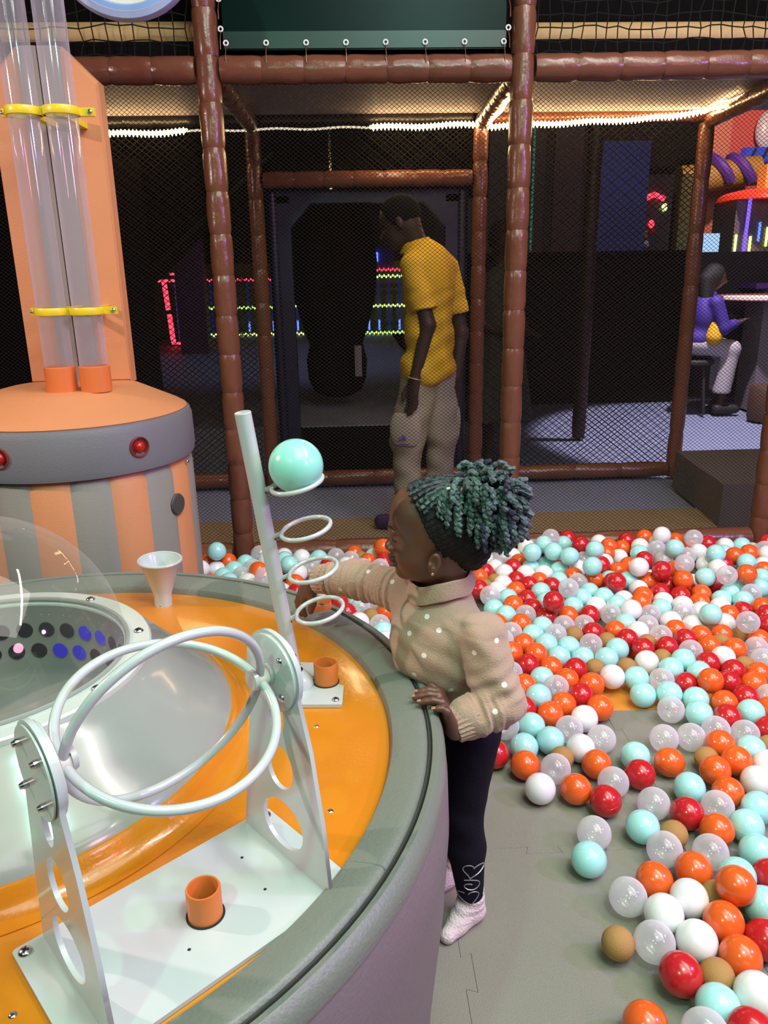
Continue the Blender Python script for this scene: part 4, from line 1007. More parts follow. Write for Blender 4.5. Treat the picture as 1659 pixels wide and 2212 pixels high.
MASS = "c 0.895 3.292 0.161;r 1.002 3.389 0.118;m 0.842 3.206 0.161;w 0.789 3.313 0.113;m 0.963 3.320 0.116;r 1.016 3.227 0.144;w 1.149 3.374 0.098;m 1.050 3.129 0.156;o 1.170 3.297 0.106;o 1.129 3.207 0.104;w 1.198 3.230 0.076;c 0.644 3.307 0.086;w 0.722 3.295 0.074;c 0.659 3.213 0.096;o 0.735 3.217 0.073;w 0.593 3.248 0.072;w 0.538 3.180 0.074;w 0.613 3.153 0.076;r 0.691 3.140 0.081;m 0.771 3.139 0.076;m 0.846 3.165 0.074;r 0.907 3.217 0.077;c 1.015 3.166 0.093;w 1.098 3.134 0.093;t 0.589 3.030 0.065;t 0.538 2.955 0.072;o 1.370 3.386 0.112;w 1.400 3.260 0.167;r 1.286 3.389 0.098;w 1.404 3.314 0.108;o 1.495 3.327 0.112;c 1.530 3.218 0.162;r 1.619 3.262 0.115;w 1.703 3.265 0.102;m 1.783 3.265 0.101;o 1.242 3.324 0.085;w 1.310 3.278 0.108;c 1.360 3.210 0.119;o 1.541 3.264 0.098;w 1.527 3.151 0.119;m 1.668 3.194 0.094;o 1.750 3.136 0.114;c 1.859 3.207 0.101;r 1.905 3.272 0.109;m 1.279 3.204 0.104;r 1.275 3.125 0.102;c 1.457 3.113 0.118;c 1.363 3.128 0.098;o 1.199 3.110 0.083;o 1.674 3.116 0.110;w 1.830 3.133 0.107;t 1.038 2.453 0.047;t 1.401 2.503 0.035;t 1.297 2.432 0.049;t 0.792 2.523 0.055;t 0.896 2.469 0.052;c -0.433 3.274 0.131;w -0.392 3.204 0.130;o -0.571 3.234 0.115;o -0.662 3.227 0.117;m -0.492 3.225 0.108;m -0.318 3.230 0.115;w -0.241 3.213 0.130;m -0.164 3.193 0.131;c -0.089 3.221 0.126;t 0.022 3.239 0.110;w 0.079 3.200 0.129;t 0.089 2.922 0.033;t 0.051 2.739 0.055;c 0.210 3.255 0.090;c 1.803 2.521 0.041;o 2.539 1.891 0.041;o 2.175 1.909 0.041;c 2.420 2.938 0.041;w 2.175 3.119 0.041;o -0.227 3.166 0.041;c 2.121 2.720 0.041;m 1.800 2.878 0.041;r 1.994 3.216 0.041;w 2.050 3.319 0.041;c 2.306 1.413 0.041;m 2.076 2.830 0.041;o 1.977 1.712 0.041;m 2.284 2.119 0.041;w 2.241 3.270 0.041;o 2.242 2.991 0.041;t 1.555 2.302 0.041;c 0.285 3.110 0.041;r 2.015 1.517 0.041;m 0.007 3.073 0.041;m 1.666 1.710 0.041;w 1.541 1.606 0.041;m 2.512 1.562 0.041;o 1.954 1.319 0.041;w 1.632 2.074 0.041;m 1.893 2.931 0.041;w 1.424 2.223 0.041;m 1.985 2.681 0.041;m 2.157 2.438 0.041;w 2.061 2.935 0.041;t -0.419 3.088 0.041;c 2.101 2.113 0.041;m 2.427 3.302 0.041;o -0.154 3.313 0.041;w 2.463 3.136 0.041;r 1.671 2.204 0.041;r 0.298 2.875 0.041;w 1.962 2.882 0.041;r 2.475 2.338 0.041;w 1.885 3.354 0.041;w 1.737 2.361 0.041;o 1.521 1.689 0.041;w 1.524 1.401 0.041;c 2.326 2.825 0.041;w 1.783 1.812 0.041;w 0.412 2.913 0.041;w 2.466 2.758 0.041;r -0.286 3.228 0.041;w 1.401 3.229 0.041;w 2.385 3.354 0.090;w 1.104 3.320 0.041;c 1.451 3.138 0.041;r 0.139 3.204 0.041;w -0.143 2.805 0.041;w -0.331 3.346 0.090;c 2.303 2.691 0.041;m 1.318 1.456 0.041;m 2.226 2.607 0.041;t 0.524 3.364 0.041;o 1.685 2.530 0.041;c 2.340 1.804 0.041;w 0.293 3.217 0.041;o 2.530 1.407 0.041;r -0.379 2.986 0.041;r 1.934 3.136 0.041;m 1.255 1.690 0.041;w 1.264 1.575 0.041;m 2.194 2.526 0.041;c 2.127 3.296 0.041;m 2.517 2.111 0.041;m 1.362 1.976 0.041;c 1.907 2.027 0.041;r 2.410 1.604 0.041;c 1.406 1.675 0.041;w 2.228 1.362 0.041;o 1.291 1.322 0.041;m 1.865 3.075 0.041;w 2.021 2.353 0.041;r 2.474 3.208 0.090;w -0.135 3.012 0.041;w 2.357 2.262 0.041;r 2.336 3.067 0.041;m 0.399 2.801 0.041;w 1.277 3.057 0.041;w 1.303 1.897 0.041;m 1.738 3.181 0.041;w 1.390 1.337 0.041;o 2.494 3.292 0.090;m 2.550 2.293 0.041;w 1.345 1.586 0.041;m 1.908 1.455 0.041;o -0.078 3.167 0.041;w 1.385 1.863 0.041;c 1.680 2.669 0.041;w 1.440 2.993 0.041;o -0.008 3.352 0.090;c 2.302 3.302 0.090;o 0.358 3.114 0.090;m 2.492 2.518 0.041;c 0.393 3.207 0.041;m 1.864 1.814 0.041;o 2.287 3.186 0.041;r 2.495 2.836 0.041;r 1.462 3.374 0.041;o 1.504 1.960 0.041;o 1.887 2.234 0.041;r 2.385 3.143 0.090;m 1.740 2.600 0.041;w 2.196 2.851 0.041;c 0.204 3.363 0.041;m 2.438 2.449 0.041;m 1.946 2.404 0.041;c 1.801 1.705 0.041;c 1.989 1.811 0.041;w 1.020 3.258 0.041;w 1.452 1.456 0.041;w 2.441 1.335 0.041;t 2.070 3.098 0.041;m 1.822 2.044 0.041;o 1.551 2.078 0.041;c 1.656 1.872 0.041;m 1.590 1.806 0.041;w 1.710 3.355 0.041;o 1.819 2.961 0.041;o 2.282 2.309 0.041;w 2.002 1.417 0.041;m 2.294 2.006 0.041;m 1.982 2.194 0.041;m 2.561 1.796 0.041;c -0.409 2.876 0.041;m 1.665 1.340 0.041;o 2.045 1.988 0.041;o 2.577 2.859 0.041;m 1.604 3.222 0.041;o 2.515 2.991 0.041;m -0.260 2.833 0.041;m 1.316 1.783 0.041;c 1.802 2.755 0.041;c 0.287 2.967 0.041;o -0.203 2.909 0.041;o 2.132 2.269 0.041;m -0.498 3.347 0.041;w 1.625 1.570 0.041;r 1.585 3.340 0.041;w 2.298 3.371 0.041;w -0.149 3.098 0.041;w -0.071 3.060 0.041;w 1.559 2.459 0.041;w 2.045 1.313 0.041;o 0.409 3.016 0.041;o 0.708 3.366 0.041;m 2.180 1.816 0.041;w 2.131 3.187 0.041;m -0.258 3.358 0.041;r 1.845 2.326 0.041;o 1.921 1.949 0.041;m 1.884 2.767 0.041;o 0.454 3.175 0.090;m 2.418 3.044 0.041;m 2.182 1.450 0.041;m 2.165 2.938 0.041;w 0.112 3.066 0.041;m 1.929 2.304 0.041;o 2.088 2.478 0.041;m -0.369 3.293 0.041;o 0.484 3.079 0.041;w -0.374 3.206 0.041;c 2.199 1.603 0.041;o 1.959 3.314 0.041;o 1.955 3.001 0.041;m 2.578 3.150 0.041;o 1.890 1.596 0.041;o 2.384 3.212 0.041;o 1.484 1.875 0.041;w 1.611 1.423 0.041;r 2.061 1.868 0.041;m 2.496 2.222 0.041;w 2.550 2.695 0.041;r 1.400 1.779 0.041;m 1.973 2.091 0.041;w 2.391 2.675 0.041;w 1.789 2.128 0.041;r 1.859 1.392 0.041;c 0.470 3.330 0.090;o 1.317 3.343 0.041;m 1.726 1.939 0.041;c 2.000 2.518 0.041;m 2.202 2.114 0.041;c 2.252 1.507 0.041;m 2.427 1.963 0.041;m 1.508 2.160 0.041;o 2.470 1.694 0.041;w 2.247 2.436 0.041;w 1.777 1.380 0.041;m 1.472 1.341 0.041;w 1.822 1.963 0.041;o -0.317 3.055 0.041;t 0.209 3.111 0.090;r 1.241 1.839 0.041;w 1.607 3.137 0.041;w 2.409 2.124 0.041;o 2.340 2.517 0.041;t 1.441 1.539 0.041;o 0.913 3.323 0.041;r 2.248 1.874 0.041;c 0.089 3.286 0.090;w 1.648 2.995 0.041;c 2.575 2.514 0.041;o 2.465 1.457 0.041;o 2.350 2.389 0.041;o 1.682 2.290 0.041;m 1.611 2.150 0.041;r -0.100 3.255 0.041;w 1.635 2.601 0.041;w 1.981 2.801 0.041;w 2.587 3.298 0.041;o 0.240 2.806 0.041;c 0.589 3.376 0.090;m 2.588 3.042 0.041;c 2.480 2.600 0.041;r 1.385 2.925 0.041;o 1.204 1.446 0.041;r 2.258 1.780 0.041;o 2.189 1.996 0.041;o 1.935 2.581 0.041;w 1.843 1.302 0.041;o 1.905 2.667 0.041;m 1.797 2.230 0.041;o 0.008 3.168 0.041;o 1.444 2.026 0.041;o 1.707 2.442 0.041;r 1.705 2.778 0.041;c 2.590 1.684 0.041;w 2.306 2.592 0.041;r -0.496 2.873 0.041;c 2.475 3.366 0.041;c 1.484 1.784 0.041;m 1.794 1.495 0.041;w 1.398 2.099 0.041;r 1.563 2.960 0.041;r 2.201 3.338 0.041;t 2.253 2.782 0.041;m 0.492 3.252 0.041;m 2.108 2.344 0.041;m 2.409 1.866 0.041;w 2.539 1.988 0.041;o 0.209 2.884 0.041;w 2.523 1.326 0.041;c 1.889 2.110 0.041;w 2.325 2.908 0.041;o 2.132 1.320 0.041;c 1.797 3.330 0.041;w 2.576 2.773 0.041;m 1.820 2.672 0.041;w 1.659 1.999 0.041;r 2.146 1.738 0.041;w 1.504 2.393 0.041;w 1.993 1.621 0.041;w 1.890 2.490 0.041;m 0.362 3.317 0.041"
# ================================================================== the balls of the pit
def ball_mesh(c, r):
    n, m = 28, 16
    th = np.pi * np.arange(m + 1) / m
    mb = MB(); mb.sphere((0, 0, 0), r, n, m)
    if c not in 'tc':   # moulding seam, a hair proud
        mb.ring((0, 0, 0), r * .9985, r * .008, (0, 0, 1), 28, 4)
    return mb.mesh('ball', M['ball_' + c], auto=80)
BM = {c: ball_mesh(c, .033 if c == 't' else .0405) for c in 'wmorct'}
CN = dict(w='white', m='mint', o='orange', r='red', c='clear', t='tan')
for line in BALLS.strip().split('\n'):
    c, x, y, z, lab = line.split(' ', 4)
    o = link('ball', BM[c], None, (float(x), float(y), float(z)))
    o.rotation_euler = (rnd.uniform(0, 6.28), rnd.uniform(0, 6.28), 0)
    tag(o, lab.replace(' ball ', ' plastic ball ' if c != 't' else ' foam ball ', 1) if len(lab.split()) < 16 else lab, 'ball', 'loose balls of the pit')
mb = MB(); cs = 'wmorct'
for e in MASS.split(';'):
    c, x, y, z = e.split()
    mb.sphere((float(x), float(y), float(z)), .033 if c == 't' else .0405, 20, 12, cs.index(c))
o = mb.build('ball_heap', [M['ball_' + c] for c in cs], auto=80)
tag(o, 'rest of the coloured balls packed at the far kerb', 'balls', kind='stuff')

# ================================================================== implicit-surface modeller for bodies and clothes
class Field:
    def __init__(s, lo, hi, h):
        s.lo = np.array(lo, float); s.h = h
        s.n = np.ceil((np.array(hi) - s.lo) / h).astype(int) + 1
        s.F = np.full(s.n, .08, np.float32)
    def win(s, lo, hi):
        a = np.clip(np.floor((np.array(lo) - s.lo) / s.h).astype(int), 0, s.n); b = np.clip(np.ceil((np.array(hi) - s.lo) / s.h).astype(int) + 1, 0, s.n)
        sl = tuple(slice(i, j) for i, j in zip(a, b))
        ax = [(s.lo[k] + s.h * np.arange(a[k], b[k])).astype(np.float32) for k in range(3)]
        return sl, ax[0][:, None, None], ax[1][None, :, None], ax[2][None, None, :]
    def put(s, sl, d, k, mode):
        F = s.F[sl]
        if mode == 'u':
            if k > 0:
                hh = np.maximum(k - np.abs(F - d), 0) / k; s.F[sl] = np.minimum(F, d) - hh * hh * k * .25
            else: s.F[sl] = np.minimum(F, d)
        elif mode == 's':
            e = -d
            if k > 0:
                hh = np.maximum(k - np.abs(F - e), 0) / k; s.F[sl] = np.maximum(F, e) + hh * hh * k * .25
            else: s.F[sl] = np.maximum(F, e)
        elif mode == 'i': s.F[sl] = np.maximum(F, d)
    def cap(s, a, b, ra, rb=None, k=.012, mode='u', wr=None):
        rb = ra if rb is None else rb; a = np.array(a, float); b = np.array(b, float); m = max(ra, rb) + k + .02
        sl, x, y, z = s.win(np.minimum(a, b) - m, np.maximum(a, b) + m)
        if min(q.stop - q.start for q in sl) < 1: return
        d = b - a; L2 = d @ d + 1e-12
        t = np.clip(((x - a[0]) * d[0] + (y - a[1]) * d[1] + (z - a[2]) * d[2]) / L2, 0, 1)
        dist = np.sqrt((x - a[0] - t * d[0]) ** 2 + (y - a[1] - t * d[1]) ** 2 + (z - a[2] - t * d[2]) ** 2) - (ra + (rb - ra) * t)
        if wr is not None: dist = dist + wr(t, x, y, z)
        s.put(sl, dist.astype(np.float32), k, mode)
    def chain(s, pts, k=.012, wr=None):
        for (a, ra), (b, rb) in zip(pts, pts[1:]): s.cap(a, b, ra, rb, k, wr=wr)
    def ell(s, c, r, Rm=None, k=.012, mode='u'):
        c = np.array(c, float); r = np.array(r, float); m = r.max() + k + .02
        sl, x, y, z = s.win(c - m, c + m)
        X, Y, Z = x - c[0], y - c[1], z - c[2]
        if Rm is not None:
            Q = np.array(Rm).T
            X, Y, Z = (Q[0, 0] * X + Q[0, 1] * Y + Q[0, 2] * Z, Q[1, 0] * X + Q[1, 1] * Y + Q[1, 2] * Z, Q[2, 0] * X + Q[2, 1] * Y + Q[2, 2] * Z)
        k0 = np.sqrt((X / r[0]) ** 2 + (Y / r[1]) ** 2 + (Z / r[2]) ** 2); k1 = np.sqrt((X / r[0] ** 2) ** 2 + (Y / r[1] ** 2) ** 2 + (Z / r[2] ** 2) ** 2)
        s.put(sl, (k0 * (k0 - 1) / np.maximum(k1, 1e-6)).astype(np.float32), k, mode)
    def half(s, p, n):
        """cut away the side that the normal points to"""
        n = np.array(n, float); n /= np.linalg.norm(n); p = np.array(p, float)
        sl, x, y, z = s.win(s.lo, s.lo + s.h * s.n)
        s.F = np.maximum(s.F, ((x - p[0]) * n[0] + (y - p[1]) * n[1] + (z - p[2]) * n[2]).astype(np.float32))
    def merge(s, o): s.F = np.minimum(s.F, o.F)
    def ripple(s, lo, hi, fn):
        sl, x, y, z = s.win(lo, hi); s.F[sl] += fn(x, y, z).astype(np.float32)
    def polygonize(s):
        F = s.F; I = F < 0
        nx, ny, nz = F.shape
        c = [(i, j, k) for i in (0, 1) for j in (0, 1) for k in (0, 1)]
        cnt = np.zeros((nx - 1, ny - 1, nz - 1), np.int8)
        for i, j, k in c: cnt += I[i:nx - 1 + i, j:ny - 1 + j, k:nz - 1 + k]
        act = np.argwhere((cnt > 0) & (cnt < 8))
        idx = np.full(cnt.shape, -1, np.int32); idx[tuple(act.T)] = np.arange(len(act))
        acc = np.zeros((len(act), 3)); num = np.zeros(len(act))
        for p in c:
            for ax in range(3):
                if p[ax]: continue
                q = list(p); q[ax] = 1
                a = F[act[:, 0] + p[0], act[:, 1] + p[1], act[:, 2] + p[2]]; b = F[act[:, 0] + q[0], act[:, 1] + q[1], act[:, 2] + q[2]]
                m = (a < 0) != (b < 0); t = np.where(m, a / np.where(m, a - b, 1), 0)
                pos = np.tile(np.array(p, float), (len(act), 1)); pos[:, ax] += t
                acc += pos * m[:, None]; num += m
        V = (act + acc / num[:, None]) * s.h + s.lo
        faces = []
        for ax in range(3):
            u, v = (ax + 1) % 3, (ax + 2) % 3
            sh = [slice(None)] * 3; s0 = list(sh); s1 = list(sh); s0[ax] = slice(0, -1); s1[ax] = slice(1, None)
            A, B = I[tuple(s0)], I[tuple(s1)]
            e = np.argwhere(A != B); fl_ = A[tuple(e.T)]
            ok = (e[:, u] > 0) & (e[:, v] > 0) & (e[:, u] < F.shape[u] - 1) & (e[:, v] < F.shape[v] - 1)
            e = e[ok]; fl_ = fl_[ok]
            def at(du, dv):
                g = e.copy(); g[:, u] -= du; g[:, v] -= dv; return idx[tuple(g.T)]
            q = np.stack([at(1, 1), at(0, 1), at(0, 0), at(1, 0)], 1)
            q[~fl_] = q[~fl_][:, ::-1]
            faces.append(q)
        return V, np.concatenate(faces)
    def build(s, name, m, parent=None, relax=1, label=None):
        V, Q = s.polygonize()
        off = np.array(wloc(parent))
        me = bpy.data.meshes.new(name)
        me.vertices.add(len(V)); me.loops.add(Q.size); me.polygons.add(len(Q))
        for _ in range(relax):
            acc = np.zeros_like(V); num = np.zeros(len(V))
            for a, b in ((0, 1), (1, 2), (2, 3), (3, 0)):
                np.add.at(acc, Q[:, a], V[Q[:, b]]); np.add.at(num, Q[:, a], 1); np.add.at(acc, Q[:, b], V[Q[:, a]]); np.add.at(num, Q[:, b], 1)
            V = V * .4 + .6 * acc / np.maximum(num, 1)[:, None]
        me.vertices.foreach_set('co', (V - off).ravel()); me.loops.foreach_set('vertex_index', Q.ravel())
        me.polygons.foreach_set('loop_start', np.arange(0, Q.size, 4)); me.polygons.foreach_set('loop_total', np.full(len(Q), 4))
        me.polygons.foreach_set('use_smooth', np.ones(len(Q), bool))
        for m_ in (m if isinstance(m, (list, tuple)) else [m]): me.materials.append(m_)
        me.update(calc_edges=True); me.validate()
        return link(name, me, parent)
def hand(F, wrist, knuckles, tips, r0, palm_r, thumb=None, bend=None, k=.006):
    """palm from the wrist to the four knuckles, then four separate bent fingers and a thumb rooted in the palm's side"""
    wrist = np.array(wrist, float); kn = [np.array(q, float) for q in knuckles]
    mid = (kn[1] + kn[2]) / 2
    for q in kn: F.cap(wrist + (q - mid) * .55, q, palm_r, r0 * 1.15, k)
    for i, (a, b) in enumerate(zip(kn, tips)):
        b = np.array(b, float); bn = np.array(bend if bend is not None else (0, 0, .004), float)
        m1 = a + (b - a) * .45 + bn; m2 = a + (b - a) * .76 + bn * .6
        rr = r0 * (1, 1.03, 1.0, .88)[i]
        F.cap(a, m1, rr * 1.08, rr, .003); F.cap(m1, m2, rr, rr * .95, .002); F.cap(m2, b, rr * .95, rr * .82, .002)
    if thumb is not None:
        a, m1, b = [np.array(q, float) for q in thumb]
        F.cap(a, m1, r0 * 1.5, r0 * 1.2, k); F.cap(m1, b, r0 * 1.15, r0 * .95, .003)

# ================================================================== the girl
GX, GY = .19, 1.36
G = {}
HCn = np.array((.158, 1.372, .889))                       # middle of the skull
fh = np.array((-.992, .10, -.06)); fh /= np.linalg.norm(fh)
lh = np.cross((0, 0, 1.), fh); lh /= np.linalg.norm(lh); uh = np.cross(fh, lh)
HR = np.array([fh, lh, uh]).T
def hp(f, l, u): return HCn + HR @ np.array((f, l, u), float)
facing = np.array((-.80, -.60, 0.)); side = np.array((.60, -.80, 0.))    # chest turned part way to the camera; side = her left
TR_ = np.array([facing, side, (0, 0, 1.)]).T
nsh = np.array((.230, 1.290, .688)); fsh = np.array((.095, 1.455, .712))
nel = np.array((.262, 1.252, .568)); nwr = np.array((.170, 1.228, .540))
fel = np.array((.0, 1.53, .712)); fwr = np.array((-.085, 1.585, .692))
hipN = np.array((.225, 1.335, .44)); kneeN = np.array((.208, 1.325, .262)); ankN = np.array((.222, 1.312, .055))
hipF = np.array((.205, 1.43, .44)); kneeF = np.array((.192, 1.435, .26)); ankF = np.array((.212, 1.44, .055))
t0_ = __import__('time').time()
F = Field((-.17, 1.15, -.01), (.345, 1.70, .99), .0025)
# head
F.ell(hp(0, 0, .002), (.090, .072, .077), HR, 0)
F.ell(hp(.050, 0, .018), (.040, .052, .050), HR, .012)
F.ell(hp(.036, 0, -.050), (.053, .056, .062), HR, .018)
for sg in (-1, 1): F.ell(hp(.050, sg * .030, -.055), (.032, .027, .030), HR, .015)
F.ell(hp(.025, 0, -.085), (.055, .048, .030), HR, .018)
F.ell(hp(.070, 0, -.096), (.018, .021, .015), HR, .012)
F.cap(hp(.079, 0, -.016), hp(.094, 0, -.043), .0065, .0095, .014)
F.ell(hp(.0955, 0, -.044), (.0095, .0105, .0085), HR, .007)
for sg in (-1, 1): F.ell(hp(.090, sg * .0115, -.048), (.009, .007, .006), HR, .005)
for sg in (-1, 1):
    F.ell(hp(.089, sg * .026, -.021), (.012, .013, .009), HR, .010, 's')
    F.ell(hp(.0755, sg * .027, -.022), (.0105, .013, .0095), HR, .003)
    F.cap(hp(.087, sg * .018, -.0255), hp(.080, sg * .037, -.0245), .0013, .0013, .002, 's')
    F.cap(hp(.092, sg * .012, -.0045), hp(.084, sg * .036, -.006), .005, .004, .010)
F.ell(hp(.0925, 0, -.0665), (.0095, .018, .0062), HR, .005)
F.ell(hp(.0900, 0, -.0785), (.0095, .016, .0068), HR, .005)
F.cap(hp(.099, 0, -.0725), hp(.086, .018, -.0735), .0008, .0006, .004, 's'); F.cap(hp(.099, 0, -.0725), hp(.086, -.018, -.0735), .0008, .0006, .004, 's')
for sg in (-1, 1):
    er = HR @ np.array([[math.cos(.25), 0, -math.sin(.25)], [0, 1, 0], [math.sin(.25), 0, math.cos(.25)]])
    ec = hp(.012, sg * .070, -.058)
    F.ell(ec, (.0125, .0075, .0205), er, .004)
    F.ell(ec + HR @ np.array((.0015, sg * .0085, .003)), (.0085, .0078, .0135), er, .002, 's')
    F.ell(ec + HR @ np.array((.0085, sg * .004, -.003)), (.0035, .004, .005), er, .003)
    F.ell(ec + HR @ np.array((.004, sg * .001, -.0175)), (.0065, .005, .0065), er, .004)
# neck, trunk
F.cap(hp(-.015, 0, -.07), (.168, 1.385, .735), .040, .043, .02)
F.ell((.172, 1.385, .66), (.062, .088, .095), TR_, .02); F.ell((.205, 1.385, .52), (.060, .070, .10), TR_, .03); F.ell((.212, 1.385, .44), (.058, .076, .05), TR_, .02)
F.cap(nsh, nel, .030, .026, .015); F.cap(nel, nwr, .026, .020, .008); F.cap(fsh, fel, .030, .026, .015); F.cap(fel, fwr, .026, .019, .008)
for a, b, c in ((hipN, kneeN, ankN), (hipF, kneeF, ankF)):
    F.cap(a, b, .042, .030, .015); F.cap(b, lerp(b, c, .35), .030, .031, .012); F.cap(lerp(b, c, .35), c, .031, .020, .012)
    F.cap(c - np.array((0, 0, .028)), c + np.array((-.050, -.048, -.042)), .015, .010, .008)
# near hand hooked over the rim, far hand reaching down to the air pipe
hand(F, nwr + np.array((-.004, -.004, .0)), [(.143, 1.250, .597), (.143, 1.231, .600), (.147, 1.212, .597), (.155, 1.195, .588)],
     [(.106, 1.249, .597), (.100, 1.232, .597), (.109, 1.215, .597), (.133, 1.196, .594)], .0072, .0135,
     thumb=((.158, 1.250, .565), (.150, 1.266, .585), (.134, 1.272, .598)), bend=(0, 0, .0045), k=.008)
hand(F, fwr + np.array((-.006, .002, -.004)), [(-.118, 1.585, .645), (-.124, 1.600, .645), (-.127, 1.614, .646), (-.126, 1.628, .650)],
     [(-.118, 1.588, .604), (-.127, 1.603, .600), (-.132, 1.618, .603), (-.130, 1.632, .612)], .0072, .0145,
     thumb=((-.100, 1.578, .665), (-.098, 1.570, .640), (-.104, 1.572, .620)), bend=(-.006, 0, 0), k=.008)
girl = F.build('person', M['skin_dark'], None, 1)
tag(girl, 'small girl in beige dotted sweater leaning on the play table rim', 'person')
# finger nails
for i, (p, n) in enumerate((((.1025, 1.249, .6015), (-.3, 0, 1)), ((.0965, 1.232, .6015), (-.3, 0, 1)), ((.1055, 1.215, .6015), (-.3, -.1, 1)), ((.1295, 1.195, .5975), (-.3, -.2, 1)))):
    MB().sphere(p, (.0045, .0038, .0016), 12, 6, rot=frame_z(n)).build('nail', M['nail'], girl)
# eyelashes / brow, near side
MB().tube([hp(.0885, .017, -.0245), hp(.0868, .026, -.0265), hp(.082, .036, -.0245)], [.0007, .0012, .0007], 5).build('eyelashes', M['hairblack'], girl)
MB().tube([hp(.0965, .012, -.001), hp(.092, .026, .003), hp(.082, .040, .0)], [.0012, .002, .001], 6).build('eyebrow', M['hairblack'], girl)
MB().sphere(hp(.0165, .0765, -.0765), .0028, 10, 8).build('earring', mat('gold_earring', (.85, .62, .25), .2, metal=1), girl)
# hair lying on the scalp
S = Field((.03, 1.26, .74), (.30, 1.48, .99), .0025)
S.ell(hp(-.002, 0, .004), (.0935, .0755, .080), HR, 0)
S.ell(hp(-.055, 0, -.045), (.045, .055, .055), HR, .02)
S.half(hp(.044, 0, .056), HR @ np.array((1, 0, -.42)))
S.half(hp(.034, 0, -.0), HR @ np.array((1, 0, .30))) if False else None
S.ell(hp(.075, .0, -.045), (.068, .12, .098), HR, .006, 's')
S.ell(hp(.012, .075, -.060), (.020, .03, .028), HR, .004, 's'); S.ell(hp(.012, -.075, -.060), (.020, .03, .028), HR, .004, 's')
S.half(hp(-.05, 0, -.108), HR @ np.array((.25, 0, -1)))
S.ripple(S.lo, S.lo + S.h * S.n, lambda x, y, z: .0011 * np.sin(520 * (z - .55 * x)) + .0007 * np.sin(300 * x + 200 * y))
S.build('scalp_hair', M['hairblack'], girl)
# twisted coils tied high at the back
def coil_mat():
    m = mat('teal_twist_hair', (.05, .10, .09), .5, bump=.4, bscale=200); nt = m.node_tree
    at = nt.nodes.new('ShaderNodeVertexColor'); at.layer_name = 'tint'
    nt.links.new(at.outputs[0], nt.nodes['Principled BSDF'].inputs['Base Color']); return m
g = np.random.default_rng(5)
mb = MB(); cols = []
TIE = hp(-.052, 0, .060)
def coil(path, r, col):
    n = len(path); s = np.arange(n)
    P = np.array(path); ph = g.uniform(0, 6.28)
    T = np.gradient(P, axis=0); L = np.r_[0, np.cumsum(np.linalg.norm(np.diff(P, axis=0), axis=1))]
    w = 2 * np.pi / .0105
    off = np.stack([np.cos(w * L + ph), np.sin(w * L + ph), .4 * np.sin(w * L * .5 + ph)], 1) * r * .42
    rr = r * (1 + .10 * np.sin(2 * w * L + ph)) * np.clip((n - s) / (n * .12), .45, 1)
    k0 = mb.n; mb.tube(P + off, rr, 6); cols.append(np.tile(col, (mb.n - k0, 1)))
teal = np.array((.058, .106, .094)); grey = np.array((.085, .105, .125)); navy = np.array((.012, .014, .030)); green = np.array((.06, .135, .10))
PC = TIE + np.array((.040, -.004, -.028)); PR = np.array((.066, .078, .072))      # middle and half sizes of the puff
for i in range(330):
    while True:
        d = g.normal(0, 1, 3); d /= np.linalg.norm(d)
        if d[0] > -.85 or d[2] > .2: break
    s0 = PC + d * PR * g.uniform(.55, .86)
    qd = HR.T @ (s0 - HCn); e = math.sqrt((qd[0] / .094) ** 2 + (qd[1] / .077) ** 2 + (qd[2] / .081) ** 2)
    if e < .98: continue
    v = d * .9 + np.array((.15, 0, .35)) + g.normal(0, .35, 3); v /= np.linalg.norm(v)
    p = s0.copy(); path = [p.copy()]
    n = int(g.uniform(.030, .062) / .0026)
    for q in range(n):
        v = v + np.array((.02, 0, -1.)) * (.10 + .10 * q / n) + g.normal(0, .07, 3); v /= np.linalg.norm(v)
        p = p + v * .0026
        qd = HR.T @ (p - HCn); e = math.sqrt((qd[0] / .094) ** 2 + (qd[1] / .077) ** 2 + (qd[2] / .081) ** 2)
        if e < 1.05: p = HCn + HR @ (qd / e * 1.05)
        path.append(p.copy())
    f_ = g.random(); back = np.clip((path[-1][0] - .235) / .09, 0, 1)
    col = teal * (1 - back) + grey * back; col = col * g.uniform(.55, 1.3) if f_ > .14 else navy
    coil(path, g.uniform(.0046, .0062), np.r_[col, 1])
for i in range(34):     # longer twists falling beside the head and down the nape
    az = g.uniform(.6, 2.4) * (1 if g.random() < .8 else -1); el = g.uniform(-.1, .8)
    d = HR @ np.array((math.cos(el) * math.cos(az), -math.cos(el) * math.sin(az) * -1, math.sin(el)))
    p = TIE + d * .012; v = d.copy(); path = [p.copy()]; n = int(g.uniform(.06, .125) / .003)
    for q in range(n):
        v = v + np.array((0, 0, -1.)) * (.07 + .05 * q / n) + g.normal(0, .05, 3); v /= np.linalg.norm(v)
        p = p + v * .003
        qd = HR.T @ (p - HCn); e = math.sqrt((qd[0] / .094) ** 2 + (qd[1] / .077) ** 2 + (qd[2] / .081) ** 2)
        if e < 1.05: p = HCn + HR @ (qd / e * 1.05)
        path.append(p.copy())
    coil(path, g.uniform(.0046, .006), np.r_[teal * g.uniform(.5, 1.3), 1])
